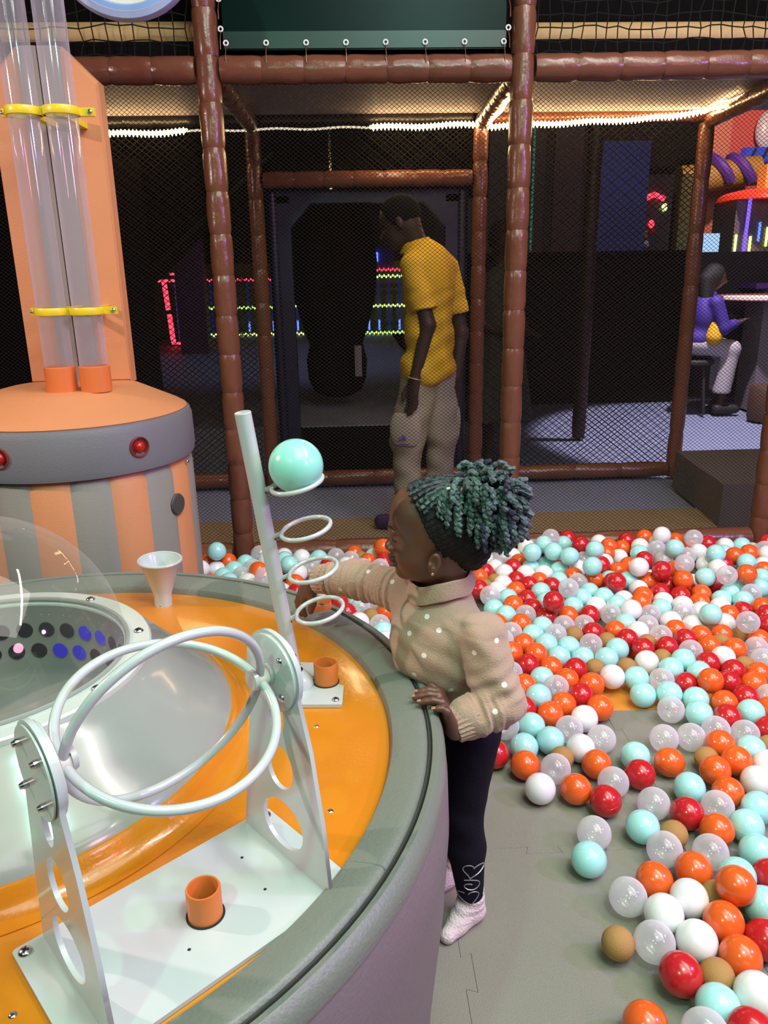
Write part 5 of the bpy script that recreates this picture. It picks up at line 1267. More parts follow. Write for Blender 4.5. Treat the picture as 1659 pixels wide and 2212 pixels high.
# flat twists running from the hairline up to the tie
for i, a in enumerate(np.linspace(-1.25, 1.25, 13)):
    st = hp(.050 * math.cos(a * .8) - .004, .068 * math.sin(a), .062 - .020 * abs(a)); P = []
    for s in np.linspace(0, 1, 20):
        q = HR.T @ (lerp(st, TIE, s) - HCn); e = math.sqrt((q[0] / .0945) ** 2 + (q[1] / .0765) ** 2 + (q[2] / .081) ** 2); P.append(HCn + HR @ (q / e * 1.02))
    coil(P, .0046, np.r_[lerp(navy * .5, teal * .9, max(0, (i - 4) / 8) if i % 3 else .1), 1])
o = mb.build('hair_coils', coil_mat(), girl)
ca_ = o.data.color_attributes.new('tint', 'FLOAT_COLOR', 'POINT'); ca_.data.foreach_set('color', np.concatenate(cols).ravel())
MB().ring(TIE + HR @ np.array((.020, .030, .006)), .017, .0045, HR @ np.array((.6, .5, .8)), 28, 8).build('hair_tie', mat('pink_hair_tie', (.55, .16, .16), .3), girl)
for q in ((.030, .044, .014), (.012, .046, .004)): MB().sphere(TIE + HR @ np.array(q), (.006, .003, .003), 10, 6).build('hair_bead', mat('pearl_bead', (.85, .75, .75), .2), girl)

# sweater with raglan sleeves, folds and a rolled collar
def dotted(name, col, dots, rad):
    m = mat(name, col, .85, bump=.35, bscale=420, sheen=.25); nt = m.node_tree; bs = nt.nodes['Principled BSDF']
    geo = nt.nodes.new('ShaderNodeNewGeometry'); prev = None
    for d in dots:
        vm = nt.nodes.new('ShaderNodeVectorMath'); vm.operation = 'DISTANCE'; vm.inputs[1].default_value = d
        nt.links.new(geo.outputs['Position'], vm.inputs[0])
        if prev is None: prev = vm.outputs['Value']
        else:
            mn = nt.nodes.new('ShaderNodeMath'); mn.operation = 'MINIMUM'; nt.links.new(prev, mn.inputs[0]); nt.links.new(vm.outputs['Value'], mn.inputs[1]); prev = mn.outputs[0]
    lt = nt.nodes.new('ShaderNodeMath'); lt.operation = 'LESS_THAN'; lt.inputs[1].default_value = rad; nt.links.new(prev, lt.inputs[0])
    mx = nt.nodes.new('ShaderNodeMix'); mx.data_type = 'RGBA'; mx.inputs[6].default_value = (*col, 1); mx.inputs[7].default_value = (.80, .78, .72, 1)
    nt.links.new(lt.outputs[0], mx.inputs[0]); nt.links.new(mx.outputs[2], bs.inputs['Base Color']); return m
SWC = (.43, .285, .20)
F = Field((-.13, 1.16, .42), (.345, 1.70, .82), .0025)
F.ell((.152, 1.376, .650), (.078, .100, .098), TR_, 0); F.ell((.158, 1.372, .615), (.080, .096, .075), TR_, .03)
F.ell((.205, 1.385, .545), (.072, .088, .10), TR_, .04)
F.cap((.168, 1.385, .72), (.166, 1.382, .742), .058, .052, .02)
F.cap(nsh + np.array((-.014, .010, -.010)), (.168, 1.38, .708), .044, .05, .02); F.cap(fsh + np.array((.012, -.010, 0)), (.168, 1.38, .705), .044, .05, .02)
wrA = lambda t, x, y, z: .0030 * np.sin(26 * t + 40 * x) * np.clip(1.6 * t - .35, 0, 1) + .0022 * np.sin(90 * x + 60 * z)
F.cap(nsh, nel, .047, .045, .005, wr=wrA)
fold = lambda t, x, y, z: .0035 * np.sin(15 * t + 70 * (z - .55) - 30 * x) - .002 * np.sin(33 * t + 40 * z)
F.cap(nel, lerp(nel, nwr, .60), .045, .039, .012, wr=fold)
F.cap(lerp(nel, nwr, .60), lerp(nel, nwr, .72), .039, .034, .01)
rib = lambda t, x, y, z: .0045 * np.sin(34 * t + 18 * (z - .7)) * (.5 + .5 * np.sin(9 * t + 1)) + .0015 * np.sin(77 * t + 50 * y)
F.cap(fsh, fel, .043, .040, .02, wr=rib); F.cap(fel, lerp(fel, fwr, .8), .040, .033, .012, wr=rib)
# soft pulls across the chest and under the arm
F.ripple((.03, 1.2, .47), (.30, 1.47, .70), lambda x, y, z: .0026 * np.sin(60 * (z - .9 * x) + 8 * y) * np.clip((.66 - z) / .10, 0, 1) + .0013 * np.sin(130 * z + 70 * x))
F.cap(nsh + np.array((-.050, -.022, -.010)), nsh + np.array((-.040, -.022, -.105)), .008, .007, .008, 's')
F.half((.21, 1.38, .475), (0, .1, -1))
# neck opening
F.cap((.165, 1.382, .74), (.160, 1.380, .84), .043, .052, .006, 's')
dots = [(.069, 1.43, .747), (.085, 1.345, .757), (.117, 1.315, .768), (.118, 1.30, .734), (.085, 1.315, .688), (.122, 1.292, .650), (.205, 1.243, .675), (.262, 1.211, .632), (.172, 1.305, .585), (.243, 1.210, .575),
        (.150, 1.295, .70), (.255, 1.245, .70), (.20, 1.30, .53), (.06, 1.40, .65), (.10, 1.30, .60), (.29, 1.30, .66), (.03, 1.49, .735), (-.03, 1.52, .70)]
V_, Q_ = F.polygonize(); bt = BVHTree.FromPolygons([tuple(v) for v in V_[:]], [tuple(int(i) for i in q) for q in Q_])
dots2 = [tuple(bt.find_nearest(Vector(d))[0]) for d in dots]
o = F.build('sweater', dotted('beige_dotted_knit', SWC, dots2, .0052), girl)
# rolled collar
a = np.linspace(0, 2 * np.pi, 48, endpoint=False)
cm = mat('beige_rib_knit', SWC, .85, bump=.3, bscale=300, sheen=.25)
colc = np.array((.164, 1.381, .0)); K = []
mb = MB()
for zz, rx, ro in ((.746, .066, 0), (.755, .0665, 0), (.766, .063, 0), (.777, .061, 0), (.780, .0575, 0), (.774, .054, 0), (.75, .053, 0)):
    ribs = 1 + .016 * np.cos(40 * a)
    tiltz = zz + .20 * rx * np.cos(a) + .10 * rx * np.sin(a) * 0 + .004 * np.sin(3 * a)
    K.append(np.c_[colc[0] + rx * ribs * np.cos(a), colc[1] + rx * 1.02 * ribs * np.sin(a), tiltz])
n = 48
mb.add(np.concatenate(K), [(i * n + j, i * n + (j + 1) % n, (i + 1) * n + (j + 1) % n, (i + 1) * n + j) for i in range(len(K) - 1) for j in range(n)]).build('collar', cm, girl)
def cuff(a0, b0, r0, r1, nrib, name='cuff'):
    a0 = np.array(a0); b0 = np.array(b0); L = np.linalg.norm(b0 - a0); n = nrib * 4
    aa = 2 * np.pi * np.arange(n) / n; Fz = frame_z(b0 - a0); V = []
    prof = [(0, r0 * .94), (.04, r0), (.5, (r0 + r1) / 2), (.95, r1), (1.0, r1 * .97), (1.0, r1 * .86), (.6, r1 * .84)]
    for tt, r in prof:
        rr = r * (1 + .035 * np.cos(nrib * aa))
        V.append(np.c_[rr * np.cos(aa), rr * np.sin(aa), np.full(n, L * tt)] @ Fz.T + a0)
    MB().add(np.concatenate(V), [(i * n + j, i * n + (j + 1) % n, (i + 1) * n + (j + 1) % n, (i + 1) * n + j) for i in range(len(prof) - 1) for j in range(n)]).build(name, cm, girl)
cuff(lerp(nel, nwr, .52), lerp(nel, nwr, 1.0), .038, .034, 24)
cuff(lerp(fel, fwr, .62), lerp(fel, fwr, 1.02), .034, .031, 22)
# leggings
F = Field((.10, 1.22, .05), (.33, 1.53, .52), .003)
F.ell((.212, 1.385, .455), (.066, .086, .062), TR_, 0)
for a, b, c in ((hipN, kneeN, ankN), (hipF, kneeF, ankF)):
    F.cap(a, b, .054, .039, .02); F.cap(b, lerp(b, c, .38), .039, .040, .015); F.cap(lerp(b, c, .38), c + np.array((0, 0, .022)), .040, .0285, .012)
F.ripple(F.lo, F.lo + F.h * F.n, lambda x, y, z: .0015 * np.sin(70 * z + 60 * x) * np.clip(1 - abs(z - .27) / .12, 0, 1))
F.half((.21, 1.38, .068), (.15, .1, -1)); 
V_, Q_ = F.polygonize(); bl = BVHTree.FromPolygons([tuple(v) for v in V_], [tuple(int(i) for i in q) for q in Q_])
F.build('leggings', M['legging'], girl)
# silver heart scrolls printed on the near leg
def on_leg(u, z):
    d = Vector((.10, 1, 0)).normalized(); p = bl.ray_cast(Vector((.209 + u * 1.2, 1.20, .02 + (z - .02) * 1.06)), d)
    return None if p[0] is None else np.array(p[0] + p[1] * .0006)
def scroll(P):
    q = [on_leg(u, z) for u, z in P]; q = [p for p in q if p is not None]
    if len(q) > 2: MB().tube(q, .0011, 5).build('heart_print', M['glitter'], girl)
def heart(cx, cz, s, t0, t1, rot=0):
    L = []
    for t in np.linspace(t0, t1, 36):
        x = 16 * math.sin(t) ** 3 / 16; y = (13 * math.cos(t) - 5 * math.cos(2 * t) - 2 * math.cos(3 * t) - math.cos(4 * t)) / 16
        L.append((cx + s * (x * math.cos(rot) - y * math.sin(rot)), cz + s * (x * math.sin(rot) + y * math.cos(rot))))
    return L
scroll(heart(.004, .150, .019, 0, 6.28, -.25))
a = np.linspace(-.3, 7.2, 40); scroll([(.0 + (.006 + .0020 * q) * math.cos(q + 1.2), .113 + (.004 + .0016 * q) * math.sin(q + 1.2)) for q in a])
scroll(heart(-.002, .082, .0185, .4, 5.6, .25))
# socks
for c in (ankN, ankF):
    F = Field(np.array(c) - np.array((.11, .11, .06)), np.array(c) + np.array((.06, .06, .05)), .0025)
    F.cap(c + np.array((.003, .002, .024)), c + np.array((.006, .002, -.022)), .0265, .0265, .008)
    F.ell(c + np.array((.012, .004, -.032)), (.024, .024, .022), None, .008)
    F.cap(c + np.array((-.005, -.004, -.033)), c + np.array((-.054, -.052, -.041)), .0265, .0165, .010); F.cap(c + np.array((0, 0, .005)), c + np.array((-.030, -.028, -.034)), .024, .020, .012)
    F.ripple(F.lo, F.lo + F.h * F.n, lambda x, y, z: .0011 * np.sin(330 * z + 60 * x) * np.clip((z - c[2] + .03) / .02, 0, 1))
    F.half((0, 0, .0012), (0, 0, -1)); F.half((0, 0, c[2] + .030), (0, 0, 1))
    F.build('sock', M['sock'], girl)
print('girl', round(__import__('time').time() - t0_, 1))

# ================================================================== the man in the corridor
def body_frame(f): 
    f = np.array((f[0], f[1], 0.)); f /= np.linalg.norm(f); l = np.cross((0, 0, 1.), f); return np.array([f, l, (0, 0, 1.)]).T
MO = np.array((.40, 3.97, 0))
mf = body_frame((-.78, .62))
LS = np.array((.315, 3.875, 1.365)); RS = np.array((.500, 4.045, 1.350))
LE = np.array((.385, 3.835, 1.085)); LW = np.array((.315, 3.815, .825)); RE = np.array((.575, 4.035, 1.03)); RW = np.array((.545, 3.99, .80))
MHc = np.array((.262, 3.965, 1.580)); mh = np.array((-.90, .26, -.34)); mh /= np.linalg.norm(mh)
ml = np.cross((0, 0, 1.), mh); ml /= np.linalg.norm(ml); MHR = np.array([mh, ml, np.cross(mh, ml)]).T
def mp(f, l, u): return MHc + MHR @ np.array((f, l, u), float)
LH, LK, LA = np.array((.355, 3.93, .83)), np.array((.285, 3.92, .47)), np.array((.285, 3.93, .085))
RH, RK, RA = np.array((.455, 4.02, .83)), np.array((.475, 4.01, .48)), np.array((.450, 4.02, .085))
F = Field((.08, 3.66, -.01), (.70, 4.20, 1.74), .0055)
F.ell(mp(0, 0, .012), (.100, .076, .092), MHR, 0); F.ell(mp(.045, 0, -.055), (.060, .060, .075), MHR, .02); F.ell(mp(.075, 0, -.110), (.026, .028, .022), MHR, .015)
F.cap(mp(.092, 0, -.020), mp(.115, 0, -.055), .010, .014, .012); F.ell(mp(.100, 0, -.085), (.014, .025, .012), MHR, .008)
for sg in (-1, 1):
    F.ell(mp(.095, sg * .032, -.02), (.014, .017, .011), MHR, .01, 's'); F.ell(mp(-.005, sg * .078, -.025), (.018, .009, .030), MHR, .006)
F.cap(mp(-.03, 0, -.06), (.345, 3.965, 1.43), .058, .062, .03)
F.ell((.405, 3.965, 1.27), (.095, .150, .20), mf, .03); F.ell((.405, 3.965, 1.0), (.085, .13, .20), mf, .05); F.ell((.405, 3.975, .86), (.09, .135, .09), mf, .03)
F.cap(LS, LE, .046, .038, .02); F.cap(LE, LW, .038, .026, .015); F.cap(RS, RE, .046, .038, .02); F.cap(RE, RW, .038, .026, .015)
for a, b, c in ((LH, LK, LA), (RH, RK, RA)):
    F.cap(a, b, .078, .054, .03); F.cap(b, lerp(b, c, .35), .054, .052, .02); F.cap(lerp(b, c, .35), c, .052, .034, .02)
    F.cap(c - np.array((0, 0, .04)), c + np.array((-.13, .04, -.06)), .036, .024, .02)
hand(F, LW, [(.286, 3.828, .745), (.296, 3.812, .738), (.309, 3.802, .740), (.322, 3.798, .746)], [(.270, 3.822, .672), (.282, 3.806, .655), (.297, 3.798, .658), (.315, 3.796, .678)], .0100, .021, thumb=((.288, 3.835, .79), (.262, 3.832, .755), (.258, 3.826, .725)), bend=(.008, 0, 0))
hand(F, RW, [(.520, 3.98, .715), (.532, 3.985, .71), (.545, 3.99, .712), (.556, 3.995, .72)], [(.505, 3.97, .65), (.52, 3.975, .635), (.536, 3.98, .638), (.552, 3.985, .655)], .0100, .021, thumb=((.525, 3.97, .76), (.502, 3.962, .73), (.498, 3.958, .70)), bend=(.006, 0, 0))
man = F.build('person', M['skin_man'], None, 1)
tag(man, 'man in mustard polo and khaki cargo trousers walking behind the net', 'person')
S = Field((.12, 3.82, 1.44), (.42, 4.12, 1.72), .004)
S.ell(mp(-.004, 0, .018), (.104, .080, .094), MHR, 0); S.half(mp(.055, 0, .03), MHR @ np.array((1, 0, -.35))); S.half(mp(-.02, 0, -.045), MHR @ np.array((.15, 0, -1)))
S.build('cropped_hair', M['manhair'], man)
# polo shirt
F = Field((.16, 3.70, .74), (.70, 4.20, 1.52), .005)
F.ell((.405, 3.965, 1.27), (.112, .165, .205), mf, 0); F.ell((.405, 3.965, 1.02), (.108, .158, .24), mf, .06); F.ell((.402, 3.97, .86), (.128, .182, .125), mf, .04)
F.cap(LS, (.37, 3.96, 1.40), .062, .07, .04); F.cap(RS, (.38, 3.97, 1.40), .062, .07, .04)
F.cap((.36, 3.965, 1.40), (.335, 3.965, 1.46), .085, .070, .03)
for A_, B_, e_ in ((LS, LE, .74), (RS, RE, .70)):
    F2 = Field((.16, 3.70, .74), (.70, 4.20, 1.52), .005)
    F2.cap(A_, lerp(A_, B_, e_ + .15), .062, .069, 0, wr=lambda t, x, y, z: .0035 * np.sin(50 * z + 30 * x) * t)
    F2.half(lerp(A_, B_, e_), B_ - A_); F.merge(F2)
F.half(lerp(LS, LE, .74), (0, 0, -1)) if False else None
sl, x, y, z = F.win((.24, 3.72, 1.0), (.46, 3.90, 1.30))
F.ripple((.16, 3.7, .76), (.70, 4.2, 1.25), lambda x, y, z: .006 * np.sin(34 * (z + .9 * x) + 9 * y) * np.clip((1.24 - z) / .2, 0, 1) + .0025 * np.sin(70 * (z - .5 * x)))
F.half((.40, 3.97, .805), (.30, .15, -1))
F.cap((.335, 3.965, 1.44), (.325, 3.965, 1.56), .062, .075, .01, 's')
F.build('polo_shirt', M['yellowshirt'], man)
a = np.linspace(0, 2 * np.pi, 40, endpoint=False); K = []
for zz, r in ((1.435, .078), (1.455, .074), (1.478, .070), (1.482, .066), (1.46, .062)):
    K.append(np.c_[.336 + r * np.cos(a), 3.965 + r * np.sin(a), zz + .22 * r * np.cos(a) - .0])
MB().add(np.concatenate(K), [(i * 40 + j, i * 40 + (j + 1) % 40, (i + 1) * 40 + (j + 1) % 40, (i + 1) * 40 + j) for i in range(4) for j in range(40)]).build('polo_collar', M['yellowshirt'], man)
# cargo trousers: wide to the knee, gathered below
F = Field((.12, 3.74, .06), (.68, 4.20, .95), .0055)
F.ell((.402, 3.972, .85), (.102, .150, .11), mf, 0)
for a, b, c in ((LH, LK, LA), (RH, RK, RA)):
    F.cap(a, lerp(a, b, .55), .098, .092, .04); F.cap(lerp(a, b, .55), b + np.array((0, 0, .03)), .092, .094, .02)
    F.cap(b - np.array((0, 0, .02)), lerp(b, c, .5), .078, .070, .012); F.cap(lerp(b, c, .5), c + np.array((0, 0, .03)), .070, .064, .02)
F.ripple(F.lo, F.lo + F.h * F.n, lambda x, y, z: .004 * np.sin(45 * z + 30 * x) * np.clip((.55 - z) / .2, .15, 1) + .003 * np.sin(40 * (z - x)))
F.half((.4, 3.97, .085), (0, 0, -1))
tr = F.build('cargo_trousers', M['khaki'], man)
MBX = []; mbp = MB()
for c, ax in ((LK + np.array((-.02, -.098, .10)), (-.25, -1, 0)), (RK + np.array((.085, .03, .10)), (1, .2, 0))):
    MBX.append((c, ax)); continue
    mbp.add(np.array([(sx * .075, sy * .09, sz * .012) for sx in (-1, 1) for sy in (-1, 1) for sz in (0, 1)]) @ np.array([np.cross((0, 0, 1.), np.array(ax) / np.linalg.norm(ax)), (0, 0, 1.), np.array(ax) / np.linalg.norm(ax)]) + c, [(0, 1, 3, 2), (4, 6, 7, 5), (0, 4, 5, 1), (2, 3, 7, 6), (0, 2, 6, 4), (1, 5, 7, 3)])
for c, ax in MBX:
    ax = np.array(ax) / np.linalg.norm(ax); Fp = np.array([np.cross((0, 0, 1.), ax), ax, (0, 0, 1.)]).T
    F = Field(c - .16, c + .16, .006)
    F.ell(c - ax * .02, (.082, .030, .115), Fp, 0); F.half(c + np.array((0, 0, .085)), (0, 0, 1)); F.half(c + np.array((0, 0, -.085)), (0, 0, -1))
    F.build('cargo_pocket', M['khaki'], tr)
# dark emblem on the pocket: a little splash of strokes over a short line
mb = MB(); ec = LK + np.array((-.030, -.112, .055)); ex = np.array((1, -.25, 0)) / 1.03
for dx, dz, l, w_ in ((-.012, .012, .020, .008), (.010, .014, .022, .009), (0, .022, .016, .007), (.014, .002, .012, .006), (-.016, .0, .012, .006)):
    mb.tube([ec + ex * dx * .5 + np.array((0, 0, dz * .3)), ec + ex * dx * 1.3 + np.array((0, 0, dz * 1.1))], w_ * .5, 6)
mb.tube([ec + ex * -.034 + np.array((0, 0, -.022)), ec + ex * .034 + np.array((0, 0, -.022))], .003, 5)
mb.build('emblem', M['purple'], tr)
MB().ring(LW + np.array((0, 0, .005)), .031, .003, LE - LW, 24, 6).build('bracelet', M['beige'], man)
for c in (LA, RA):
    F = Field(c - np.array((.22, .12, .09)), c + np.array((.09, .14, .07)), .005)
    F.cap(c + np.array((.02, 0, -.035)), c + np.array((-.14, .045, -.045)), .048, .040, .02); F.half((0, 0, .003), (0, 0, -1)); F.half(c + np.array((0, 0, .02)), (0, 0, 1))
    F.build('shoe', M['shoe'], man)
# ================================================================== the seated person by the round table
F = Field((2.85, 6.7, -.01), (4.15, 7.6, 1.42), .012)
SP = np.array((3.27, 7.15, 0))
sf = body_frame((.9, -.25))
def q(x, y, z): return SP + np.array((x, y, z))
F.ell(q(.06, 0, 1.235), (.095, .075, .105), sf, 0); F.cap(q(.03, 0, 1.15), q(0, 0, 1.06), .05, .055, .03)
F.cap(q(.10, -.02, 1.22), q(.155, -.03, 1.20), .03, .016, .02)
F.ell(q(-.01, 0, .90), (.11, .17, .20), sf, .03); F.ell(q(-.04, 0, .66), (.13, .17, .12), sf, .04)
F.cap(q(.02, -.17, 1.02), q(.10, -.20, .80), .045, .04, .02); F.cap(q(.10, -.20, .80), q(.26, -.12, .84), .04, .03, .02)
F.cap(q(.02, .17, 1.02), q(.14, .19, .84), .045, .04, .02); F.cap(q(.14, .19, .84), q(.30, .14, .90), .04, .03, .02)
for s_ in (-1, 1):
    F.cap(q(0, s_ * .09, .64), q(.24, s_ * .10, .60), .075, .06, .03); F.cap(q(.24, s_ * .10, .60), q(.22 + s_ * .03, s_ * .10, .10), .055, .035, .02)
    F.cap(q(.22 + s_ * .03, s_ * .10, .06), q(.36 + s_ * .03, s_ * .10, .04), .04, .03, .02)
    hand(F, q(.26 if s_ < 0 else .30, s_ * .13, .84 if s_ < 0 else .90), [q(.32, s_ * (.10 + .02 * i), .87) for i in range(4)], [q(.38, s_ * (.10 + .02 * i), .885) for i in range(4)], .011, .024)
sit = F.build('person', M['skin_man'], None, 1)
tag(sit, 'person with long dark hair in violet jacket seated beside the round table', 'person')
F = Field((2.85, 6.7, .5), (4.15, 7.6, 1.42), .012)
F.ell(q(-.01, 0, .90), (.125, .185, .21), sf, 0); F.ell(q(-.04, 0, .70), (.14, .18, .12), sf, .05); F.cap(q(.02, -.17, 1.02), q(.10, -.20, .80), .065, .06, .03); F.cap(q(.10, -.20, .80), q(.22, -.14, .83), .06, .045, .02)
F.cap(q(.02, .17, 1.02), q(.14, .19, .84), .065, .055, .03); F.cap(q(.02, 0, 1.02), q(.03, 0, 1.10), .09, .06, .03)
F.build('jacket', M['blueshirt'], sit)
F = Field((2.85, 6.7, .5), (4.15, 7.6, 1.42), .012)
F.cap(q(.08, -.12, .98), q(.03, -.17, .72), .045, .075, .03); F.half(q(0, 0, .64), (0, 0, -1)); F.build('vest_panel', M['yellowshirt'], sit)
F = Field((2.85, 6.7, .05), (4.15, 7.6, .9), .012)
F.ell(q(-.04, 0, .645), (.145, .18, .11), sf, 0)
for s_ in (-1, 1):
    F.cap(q(0, s_ * .09, .64), q(.24, s_ * .10, .60), .092, .08, .03); F.cap(q(.24, s_ * .10, .60), q(.22 + s_ * .03, s_ * .10, .22), .078, .082, .03)
F.half(q(0, 0, .20), (0, 0, -1)); F.build('trousers', M['trousers'], sit)
F = Field((2.85, 6.7, .8), (4.15, 7.6, 1.45), .012)
F.ell(q(.045, 0, 1.255), (.105, .09, .11), sf, 0); F.cap(q(-.02, -.03, 1.22), q(-.03, -.07, .98), .075, .05, .03); F.ell(q(.14, 0, 1.20), (.08, .10, .10), sf, .01, 's'); F.build('long_hair', M['hairblack'], sit)
for s_ in (-1, 1):
    F = Field(q(.05, -.3, -.01), q(.6, .3, .14), .01)
    F.cap(q(.20 + s_ * .03, s_ * .10, .05), q(.37 + s_ * .03, s_ * .10, .045), .05, .042, .02); F.half((0, 0, .003), (0, 0, -1)); F.build('shoe', M['shoe'] if s_ > 0 else M['dark'], sit)
SEATZ = .50
t = thing('stool', 'dark round stool under the seated person in violet', 'stool', tuple(q(-.04, 0, 0)))
MB().lathe([(0, .46), (.15, .46), (.165, .475), (.165, .495), (.15, .51), (0, .512)], 28, q(-.04, 0, 0)).build('seat', M['dark'], t)
for k in range(4):
    a = k * math.pi / 2 + .4; MB().tube([q(-.04 + .10 * math.cos(a), .10 * math.sin(a), .465), q(-.04 + .16 * math.cos(a), .16 * math.sin(a), .003)], .014, 8).build('leg', M['dark'], t)
t = thing('round_table', 'round table with pale lit top on a grey post leg', 'table', (3.88, 7.25, 0))
MB().lathe([(0, 1.03), (.42, 1.03), (.45, 1.04), (.45, 1.065), (.44, 1.072), (0, 1.072)], 48, (3.88, 7.25, 0)).build('table_top', M['pinktop'], t)
MB().box((3.98, 7.28, .52), (.36, .34, 1.03)).build('leg', M['leg_grey'], t, smooth=False)
t = thing('counter', 'long violet counter top behind the round table', 'counter', (4.6, 7.75, 0))
MB().box((4.75, 7.85, 1.14), (1.5, .35, .05)).build('counter_top', M['purple'], t, smooth=False)
MB().box((4.8, 7.9, .555), (1.3, .2, 1.11)).build('front', M['leg_grey'], t, smooth=False)
tag(MB().lathe([(0, 0), (.14, 0), (.15, .04), (.15, .27), (.13, .31), (0, .32)], 20, (3.72, 6.72, 0)).build('pouffe', mat('brown_pouffe', (.06, .025, .012), .7), None), 'small dark brown pouffe on floor between stool and table', 'pouffe')
tag(MB().box((2.12, 7.95, .735), (2.6, .12, 1.47)).box((2.12, 7.9, 1.475), (2.62, .2, .03)).build('low_wall', M['black'], smooth=False), 'black half wall across the back of the dark bay', 'partition')
tag(MB().box((4.9, 8.1, .735), (2.9, .12, 1.47)).build('low_wall', mat('navy_wall', (.018, .016, .030), .8), smooth=False), 'dark navy half wall behind the seated person and table', 'partition')
# standing figure in a patterned dress, mostly hidden by the front post
F = Field((.80, 4.9, -.01), (1.45, 5.75, 1.75), .012)
DP = np.array((1.03, 5.35, 0)); df_ = body_frame((.5, -.8))
F.ell(DP + (0, 0, 1.52), (.095, .075, .11), df_, 0); F.cap(DP + (0, 0, 1.45), DP + (0, 0, 1.33), .05, .055, .03); F.ell(DP + (0, 0, 1.16), (.10, .17, .20), df_, .03); F.ell(DP + (0, 0, .90), (.12, .17, .16), df_, .05)
for s_ in (-1, 1):
    o_ = df_ @ np.array((0, s_, 0)); F.cap(DP + o_ * .17 + (0, 0, 1.28), DP + o_ * .19 + (0, 0, 1.0), .045, .038, .02); F.cap(DP + o_ * .19 + (0, 0, 1.0), DP + o_ * .10 + df_ @ np.array((.16, 0, 0)) + (0, 0, .93), .038, .028, .02)
    w0 = DP + o_ * .10 + df_ @ np.array((.16, 0, .93)); hand(F, w0, [w0 + df_ @ np.array((.07, .018 * i - .03, -.01)) for i in range(4)], [w0 + df_ @ np.array((.13, .018 * i - .03, -.02)) for i in range(4)], .010, .02)
    F.cap(DP + o_ * .08 + (0, 0, .85), DP + o_ * .08 + (0, 0, .46), .07, .05, .03); F.cap(DP + o_ * .08 + (0, 0, .46), DP + o_ * .08 + (0, 0, .07), .05, .035, .02); F.cap(DP + o_ * .08 + (0, 0, .035), DP + o_ * .08 + df_ @ np.array((.14, 0, .03)), .036, .026, .02)
dp = F.build('person', M['skin_man'], None, 1)
tag(dp, 'person in dark patterned dress mostly hidden behind the front post', 'person')
F = Field((.70, 4.9, .25), (1.45, 5.75, 1.45), .012)
F.ell(DP + (0, 0, 1.16), (.115, .185, .21), df_, 0); F.cap(DP + (0, 0, 1.0), DP + (0, 0, .34), .15, .24, .05); F.half((0, 0, .33), (0, 0, -1)); F.ripple(F.lo, F.lo + F.h * F.n, lambda x, y, z: .008 * np.sin(50 * x + 35 * y) * np.clip((1.0 - z), 0, 1))
F.build('dress', M['dress'], dp)
S = Field((.85, 5.15, 1.3), (1.25, 5.55, 1.72), .01); S.ell(DP + (0, .01, 1.54), (.105, .085, .115), df_, 0); S.half(DP + df_ @ np.array((.05, 0, 1.5)), df_ @ np.array((1, 0, -.3))); S.build('black_hair', M['hairblack'], dp)

# ================================================================== doorway, play arena and arcade beyond
t = thing('door_surround', 'blue padded door surround inside the brown frame', 'door frame', (.13, 5.08, 0))
for x0, nm in ((-.385, 'jamb'), (.655, 'jamb')):
    MB().box((x0, 5.06, .90), (.09, .12, 1.76)).build(nm, M['bluevinyl'], t, smooth=False)
MB().tube([(-.445, 5.0, .03), (-.445, 5.0, 1.80)], .03, 16).build('jamb_roll', M['bluevinyl'], t)
MB().tube([(.715, 5.0, .03), (.715, 5.0, 1.80)], .03, 16).build('jamb_roll', M['bluevinyl'], t)
MB().box((.135, 5.06, 1.775), (1.14, .12, .07)).build('lintel', M['bluevinyl'], t, smooth=False)
for sx, x in ((1, -.34), (-1, .61)):
    v = [(x, 5.0, 1.74), (x + sx * .13, 5.0, 1.74), (x, 5.0, 1.60), (x, 5.1, 1.74), (x + sx * .13, 5.1, 1.74), (x, 5.1, 1.60)]
    MB().add(v, [(0, 1, 2), (5, 4, 3), (0, 3, 4, 1), (1, 4, 5, 2), (2, 5, 3, 0)]).build('gusset', M['bluevinyl'], t, smooth=False)
tag(MB().box((-1.15, 9.5, .17), (3.7, 8.6, .34)).build('arena_platform', mat('arena_mat', (.16, .165, .20), .6, bump=.3, bscale=70), smooth=False), 'raised blue-grey play arena floor seen through the doorway', 'platform')
tag(MB().box((.13, 5.16, .17), (1.02, .03, .33)).build('kick_panel', M['black'], smooth=False), 'black kick panel across the foot of the doorway', 'panel')
tag(MB().box((-1.72, 5.02, 1.0), (1.02, .03, 2.0)).build('curtain', M['black'], smooth=False), 'black curtain panel right behind the striped tower', 'curtain')
# dark slide body crossing overhead on the left
d0, d1 = np.array((-1.95, 6.2, .93)), np.array((-.50, 6.2, 2.14))
t = thing('dark_slide', 'dark sloping slide underside crossing the netted bay at left', 'slide', tuple(d0))
u_ = (d1 - d0) / np.linalg.norm(d1 - d0); n_ = np.array((-u_[2], 0, u_[0]))
P = [d0, d1, d1 + n_ * .9, d0 + n_ * .9]
V = [p + np.array((0, dy, 0)) for dy in (-.3, .3) for p in P]
MB().add(V, [(0, 1, 2, 3), (7, 6, 5, 4), (0, 4, 5, 1), (1, 5, 6, 2), (2, 6, 7, 3), (3, 7, 4, 0)]).build('slide_body', M['black'], t, smooth=False)
MB().tube([d0 + np.array((0, -.32, 0)), d1 + np.array((0, -.32, 0))], .018, 10).build('slide_rail', M['dark'], t)
tag(MB().box((-.30, 6.62, 3.58), (2.9, .03, 3.38)).build('curtain', M['black'], smooth=False), 'black curtain hanging over the arena behind the doorway header', 'curtain')
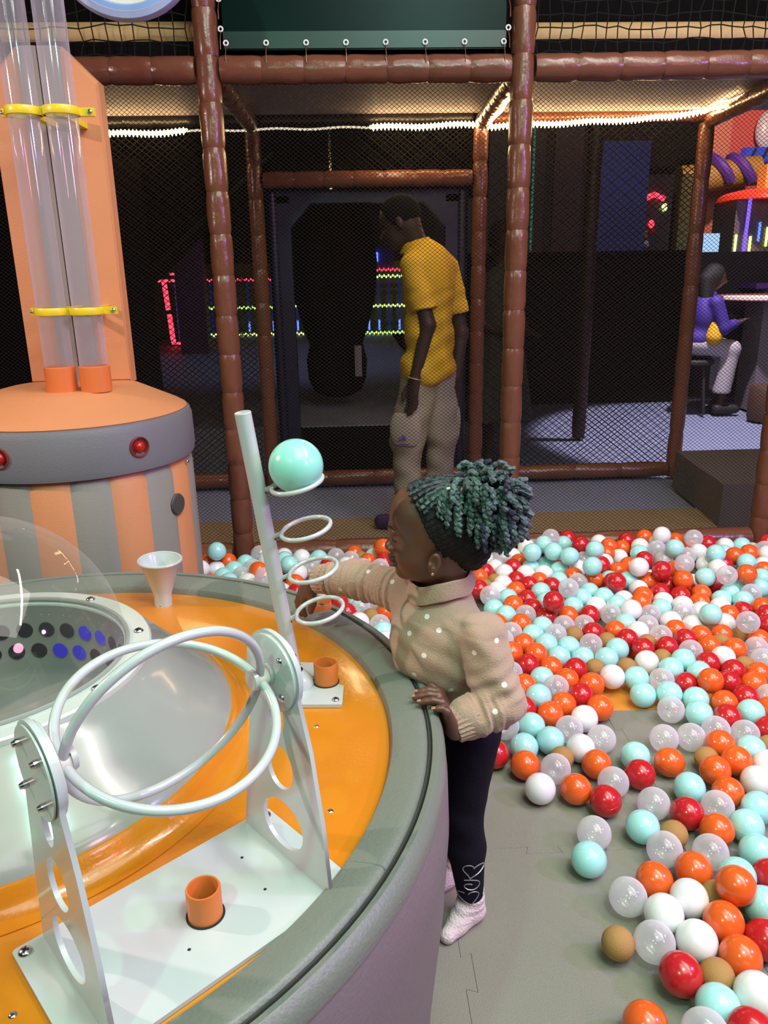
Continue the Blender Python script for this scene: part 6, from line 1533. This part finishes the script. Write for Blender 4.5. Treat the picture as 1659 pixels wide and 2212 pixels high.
# big black inflated figure hanging in the doorway
t = thing('hanging_bag', 'big black hanging bag shape filling the left of the doorway', 'bag', (-.10, 5.95, .45))
pr = [(0, .42), (.10, .43), (.18, .47), (.22, .56), (.23, .70), (.20, .82), (.245, .95), (.30, 1.15), (.32, 1.40), (.30, 1.65), (.22, 1.82), (.05, 1.9), (0, 1.9)]
MB().lathe(pr, 36, (-.10, 5.95, 0)).build('bag', M['black'], t)
MB().tube([(-.10, 5.95, 1.88), (-.10, 5.95, 3.2), (-.10, 5.95, 5.26)], .012, 8).build('chain', M['steel'], t)
MB().box((.06, 5.66, .72), (.05, .012, .22)).build('grey_strap', M['band'], t, smooth=False)
# light fences at the far side of the arena
def led_fence(x0, x1, y, zb, label, rows, ph, top=None, posts=9):
    t = thing('light_fence', label, 'fence', ((x0 + x1) / 2, y, zb), 'lit fences around the arena')
    for (z, m, hh) in rows:
        o = MB().box(((x0 + x1) / 2, y + .03, zb + z), (x1 - x0, .05, .03)).build('rail', M['dark'], t, smooth=False)
        mb = MB(); n = int((x1 - x0) / .035)
        for i in range(n): mb.sphere((x0 + (i + .5) * (x1 - x0) / n, y - .01, zb + z + (.012 if i % 2 else -.008)), (.014, .012, hh), 6, 4)
        b = mb.build('led_row', M[m], o); b['kind'] = 'stuff'
    for i in range(posts):
        x = x0 + (x1 - x0) * (i + .5) / posts
        MB().box((x, y + .02, zb + ph / 2), (.035, .03, ph)).build('post', M['ledpost'], t, smooth=False)
        if i % 2 == 0 or i % 3 == 0: MB().box((x, y - .005, zb + .16), (.03, .02, .16)).build('blue_light', M['ledblue'], t, smooth=False)
M['ledpost'] = mat('blue_lit_post', (.02, .03, .12), .5, emit=(.05, .08, .9), estr=.12)
led_fence(-.25, 1.25, 13.0, .34, 'far fence with red and lime light rows seen beside the man', [(.03, 'ledgreen', .02), (.46, 'ledyel', .02), (.92, 'ledgreen', .02), (1.02, 'ledred', .02)], .95)
led_fence(-2.55, -.75, 13.2, .34, 'far fence with lime light rows seen between the two brown posts', [(.03, 'ledyel', .018), (.46, 'ledgreen', .018), (.9, 'ledred', .016)], .9)
tag(MB().box((-.75, 13.5, .92), (5.2, .06, 1.16)).build('lit_backboard', mat('lime_backboard', (.16, .22, .06), .8), smooth=False), 'olive backboard behind the far lit fences', 'board')
t = thing('light_gate', 'red lit upright frame with blue glow at the arena side', 'light frame', (-2.45, 11.5, .34))
for x, y, z0, z1 in ((-2.55, 11.5, .40, .80), (-2.58, 11.5, .86, 1.24)):
    MB().tube([(x, y, z0), (x - .02, y, z1)], .035, 8).build('red_tube', M['ledred'], t)
MB().box((-2.56, 11.5, 1.26), (.28, .04, .035)).build('red_bar', M['ledred'], t, smooth=False)
MB().box((-2.42, 11.9, 1.35), (.36, .04, .03)).build('red_bar', M['ledred'], t, smooth=False)
MB().box((-2.36, 11.5, .39), (.42, .04, .03)).build('red_bar', M['ledred'], t, smooth=False)
MB().box((-2.40, 11.9, .84), (.30, .03, 1.0)).build('blue_glow_panel', mat('blue_glow', (.03, .03, .12), .5, emit=(.10, .12, .8), estr=.18), t, smooth=False)
tag(MB().box((-2.03, 10.5, 1.14), (.36, .25, 1.6)).build('plum_pillar', M['plum'], smooth=False), 'dark plum padded pillar beside the red lit frame', 'pillar')
t = thing('lit_cabinet', 'small blue lit cabinet on top of the far fence', 'cabinet', (.35, 13.2, 1.4))
MB().box((.38, 13.12, 1.555), (.75, .2, .34)).build('body', M['bluepanel'], t, smooth=False)
MB().box((.30, 13.005, 1.56), (.4, .03, .14)).build('blue_screen', M['ledblue'], t, smooth=False)

# the right hand bay: blue panel, green lit strips, arcade lights
tag(MB().box((2.90, 8.6, 1.29), (.55, .05, 2.58)).build('partition_board', M['bluepanel'], smooth=False), 'tall plain blue panel above the half wall', 'panel')
for x, y, z0, z1, mm, lb in ((2.60, 8.565, .0, 3.0, 'ledcyan', 'thin green light strip along edge of the blue panel'), (2.02, 8.86, .0, 2.9, 'ledcyan', 'thin green light strip beside the dark pillar')):
    tag(MB().box((x, y, (z0 + z1) / 2), (.02, .02, z1 - z0)).build('light_strip', mat('dim_green_strip', (.05, .12, .08), .5, emit=(.08, .5, .3), estr=.25), smooth=False), lb, 'light strip')
tag(MB().box((2.35, 8.7, 1.55), (.3, .05, 3.1)).build('partition_board', mat('maroon_panel', (.07, .022, .022), .6), smooth=False), 'dark maroon panel between green strips', 'panel')
tag(MB().box((1.55, 8.9, 1.55), (1.2, .05, 3.1)).build('partition_board', mat('brown_panel', (.05, .026, .022), .6), smooth=False), 'wide brown-black panel right of the middle post', 'panel')
t = thing('arcade_machine', 'small arcade machine with red lamps above the half wall', 'arcade machine', (3.62, 9.6, 1.2))
MB().box((3.64, 9.7, 1.18), (.40, .3, 2.36)).build('cabinet', mat('cabinet_dark', (.05, .04, .06), .5), t, smooth=False)
MB().tube([(3.50, 9.5, 2.10), (3.60, 9.5, 2.14), (3.72, 9.5, 2.09)], .03, 8).build('marquee_lamp', M['ledred'], t)
for x, z, m in ((3.74, 2.0, 'ledyel'), (3.60, 1.82, 'ledred'), (3.54, 1.70, 'ochre'), (3.62, 1.74, 'redlamp'), (3.56, 1.60, 'white')):
    MB().sphere((x, 9.52, z), (.035, .02, .045), 12, 8).build('lamp', M[m], t)
tag(MB().box((4.0, 9.6, 1.18), (.15, .15, 2.36)).build('gold_pillar', mat('gold_glitter', (.22, .20, .05), .4, bump=1, bscale=60, var=.6, vscale=40), smooth=False), 'gold green glitter pillar beside corner post', 'pillar')
t = thing('light_strip', 'green light strip running down beside the corner post', 'light strip', (2.35, 5.4, 1.45))
mb = MB()
for i in range(46): mb.sphere((2.372 + .002 * math.sin(i), 5.4, 1.46 + i * .0155), (.006, .006, .008), 6, 4)
mb.build('leds', M['ledcyan'], t)['kind'] = 'stuff'
MB().tube([(2.385, 5.41, 0), (2.38, 5.41, 2.9)], .012, 8).build('backing_pole', M['dark'], t)
tag(MB().box((5.98, 12.0, 1.75), (.86, .08, 3.5)).build('red_wall', M['redwall'], smooth=False), 'bright red wall panel high in the arcade opening', 'wall panel')
tag(MB().box((5.37, 11.95, 1.72), (.38, .08, 3.44)).build('salmon_wall', M['salmon'], smooth=False), 'salmon wall panel beside the bright red one', 'wall panel')
tag(MB().sphere((6.06, 11.85, 3.17), (.18, .10, .26), 20, 12).build('rounded_shape', M['white'], smooth=True), 'white rounded shape in front of the red wall panel', 'decoration')
# striped arch
t = thing('striped_slide', 'ochre tube with violet slanted stripes in the arcade', 'slide tube', (5.3, 11.3, 2.5))
MB().tube([(4.6, 11.3, 2.46), (5.0, 11.3, 2.50), (5.4, 11.3, 2.56), (5.70, 11.3, 2.58)], .19, 24).build('tube', M['ochre'], t)
for x in (5.12, 5.42):
    P = []
    for a in np.linspace(R(-35), R(110), 10): P.append((x - .15 * math.sin(a) + .05, 11.3 - .192 * math.cos(a), 2.55 + .192 * math.sin(a)))
    MB().tube(P, .075, 8).build('stripe', M['purple'], t)
t = thing('kiosk', 'kiosk with bright red dome roof and violet light pole', 'kiosk', (5.1, 9.9, 0))
MB().lathe([(.52, 2.09), (.50, 2.14), (.42, 2.18), (.28, 2.21), (0, 2.23), (0, 2.09)], 40, (5.12, 9.95, 0)).build('roof', M['redroof'], t)
MB().box((5.12, 10.0, 1.05), (.86, .6, 2.08)).build('body', mat('kiosk_grey', (.20, .16, .17), .5, var=.4, vscale=14), t, smooth=False)
MB().tube([(4.76, 9.60, .0), (4.80, 9.60, 2.09)], .022, 8).build('light_pole', mat('violet_led', (.1, .05, .6), .5, emit=(.22, .12, 1.0), estr=1.4), t)
for x, z, m in ((4.72, 1.58, 'ledyel'), (4.90, 1.56, 'ledyel'), (5.0, 1.72, 'ledblue'), (5.10, 1.66, 'ledyel')):
    MB().box((x, 9.69, z), (.018, .03, .22)).build('light_tube', M[m], t, smooth=False)
t = thing('orange_marquee', 'orange lit block above the kiosk roof', 'marquee', (5.25, 9.95, 2.2))
MB().box((5.22, 9.98, 2.36), (.24, .2, .28)).build('block', mat('orange_glow', (.8, .3, .08), .4, emit=(1, .3, .05), estr=.5), t, smooth=False)
tag(MB().box((4.18, 9.2, 1.57), (.20, .05, .24)).box((4.18, 9.23, .72), (.06, .04, 1.45)).build('screen', M['screen'], smooth=False), 'small lit pale blue screen on top of the half wall', 'screen')
t = thing('blue_machine', 'blue lit machine with slanted bars under the red wall', 'machine', (5.7, 11.3, 2.75))
MB().box((5.90, 11.62, 2.82), (.55, .16, .18)).build('body', mat('blue_machine', (.03, .06, .4), .4, emit=(.05, .1, 1), estr=.3), t, smooth=False)
for k in range(3): MB().box((5.73 + .17 * k, 11.53, 2.82), (.03, .02, .16), rot=[[.9, 0, .43], [0, 1, 0], [-.43, 0, .9]]).build('bar', M['dark'], t, smooth=False)
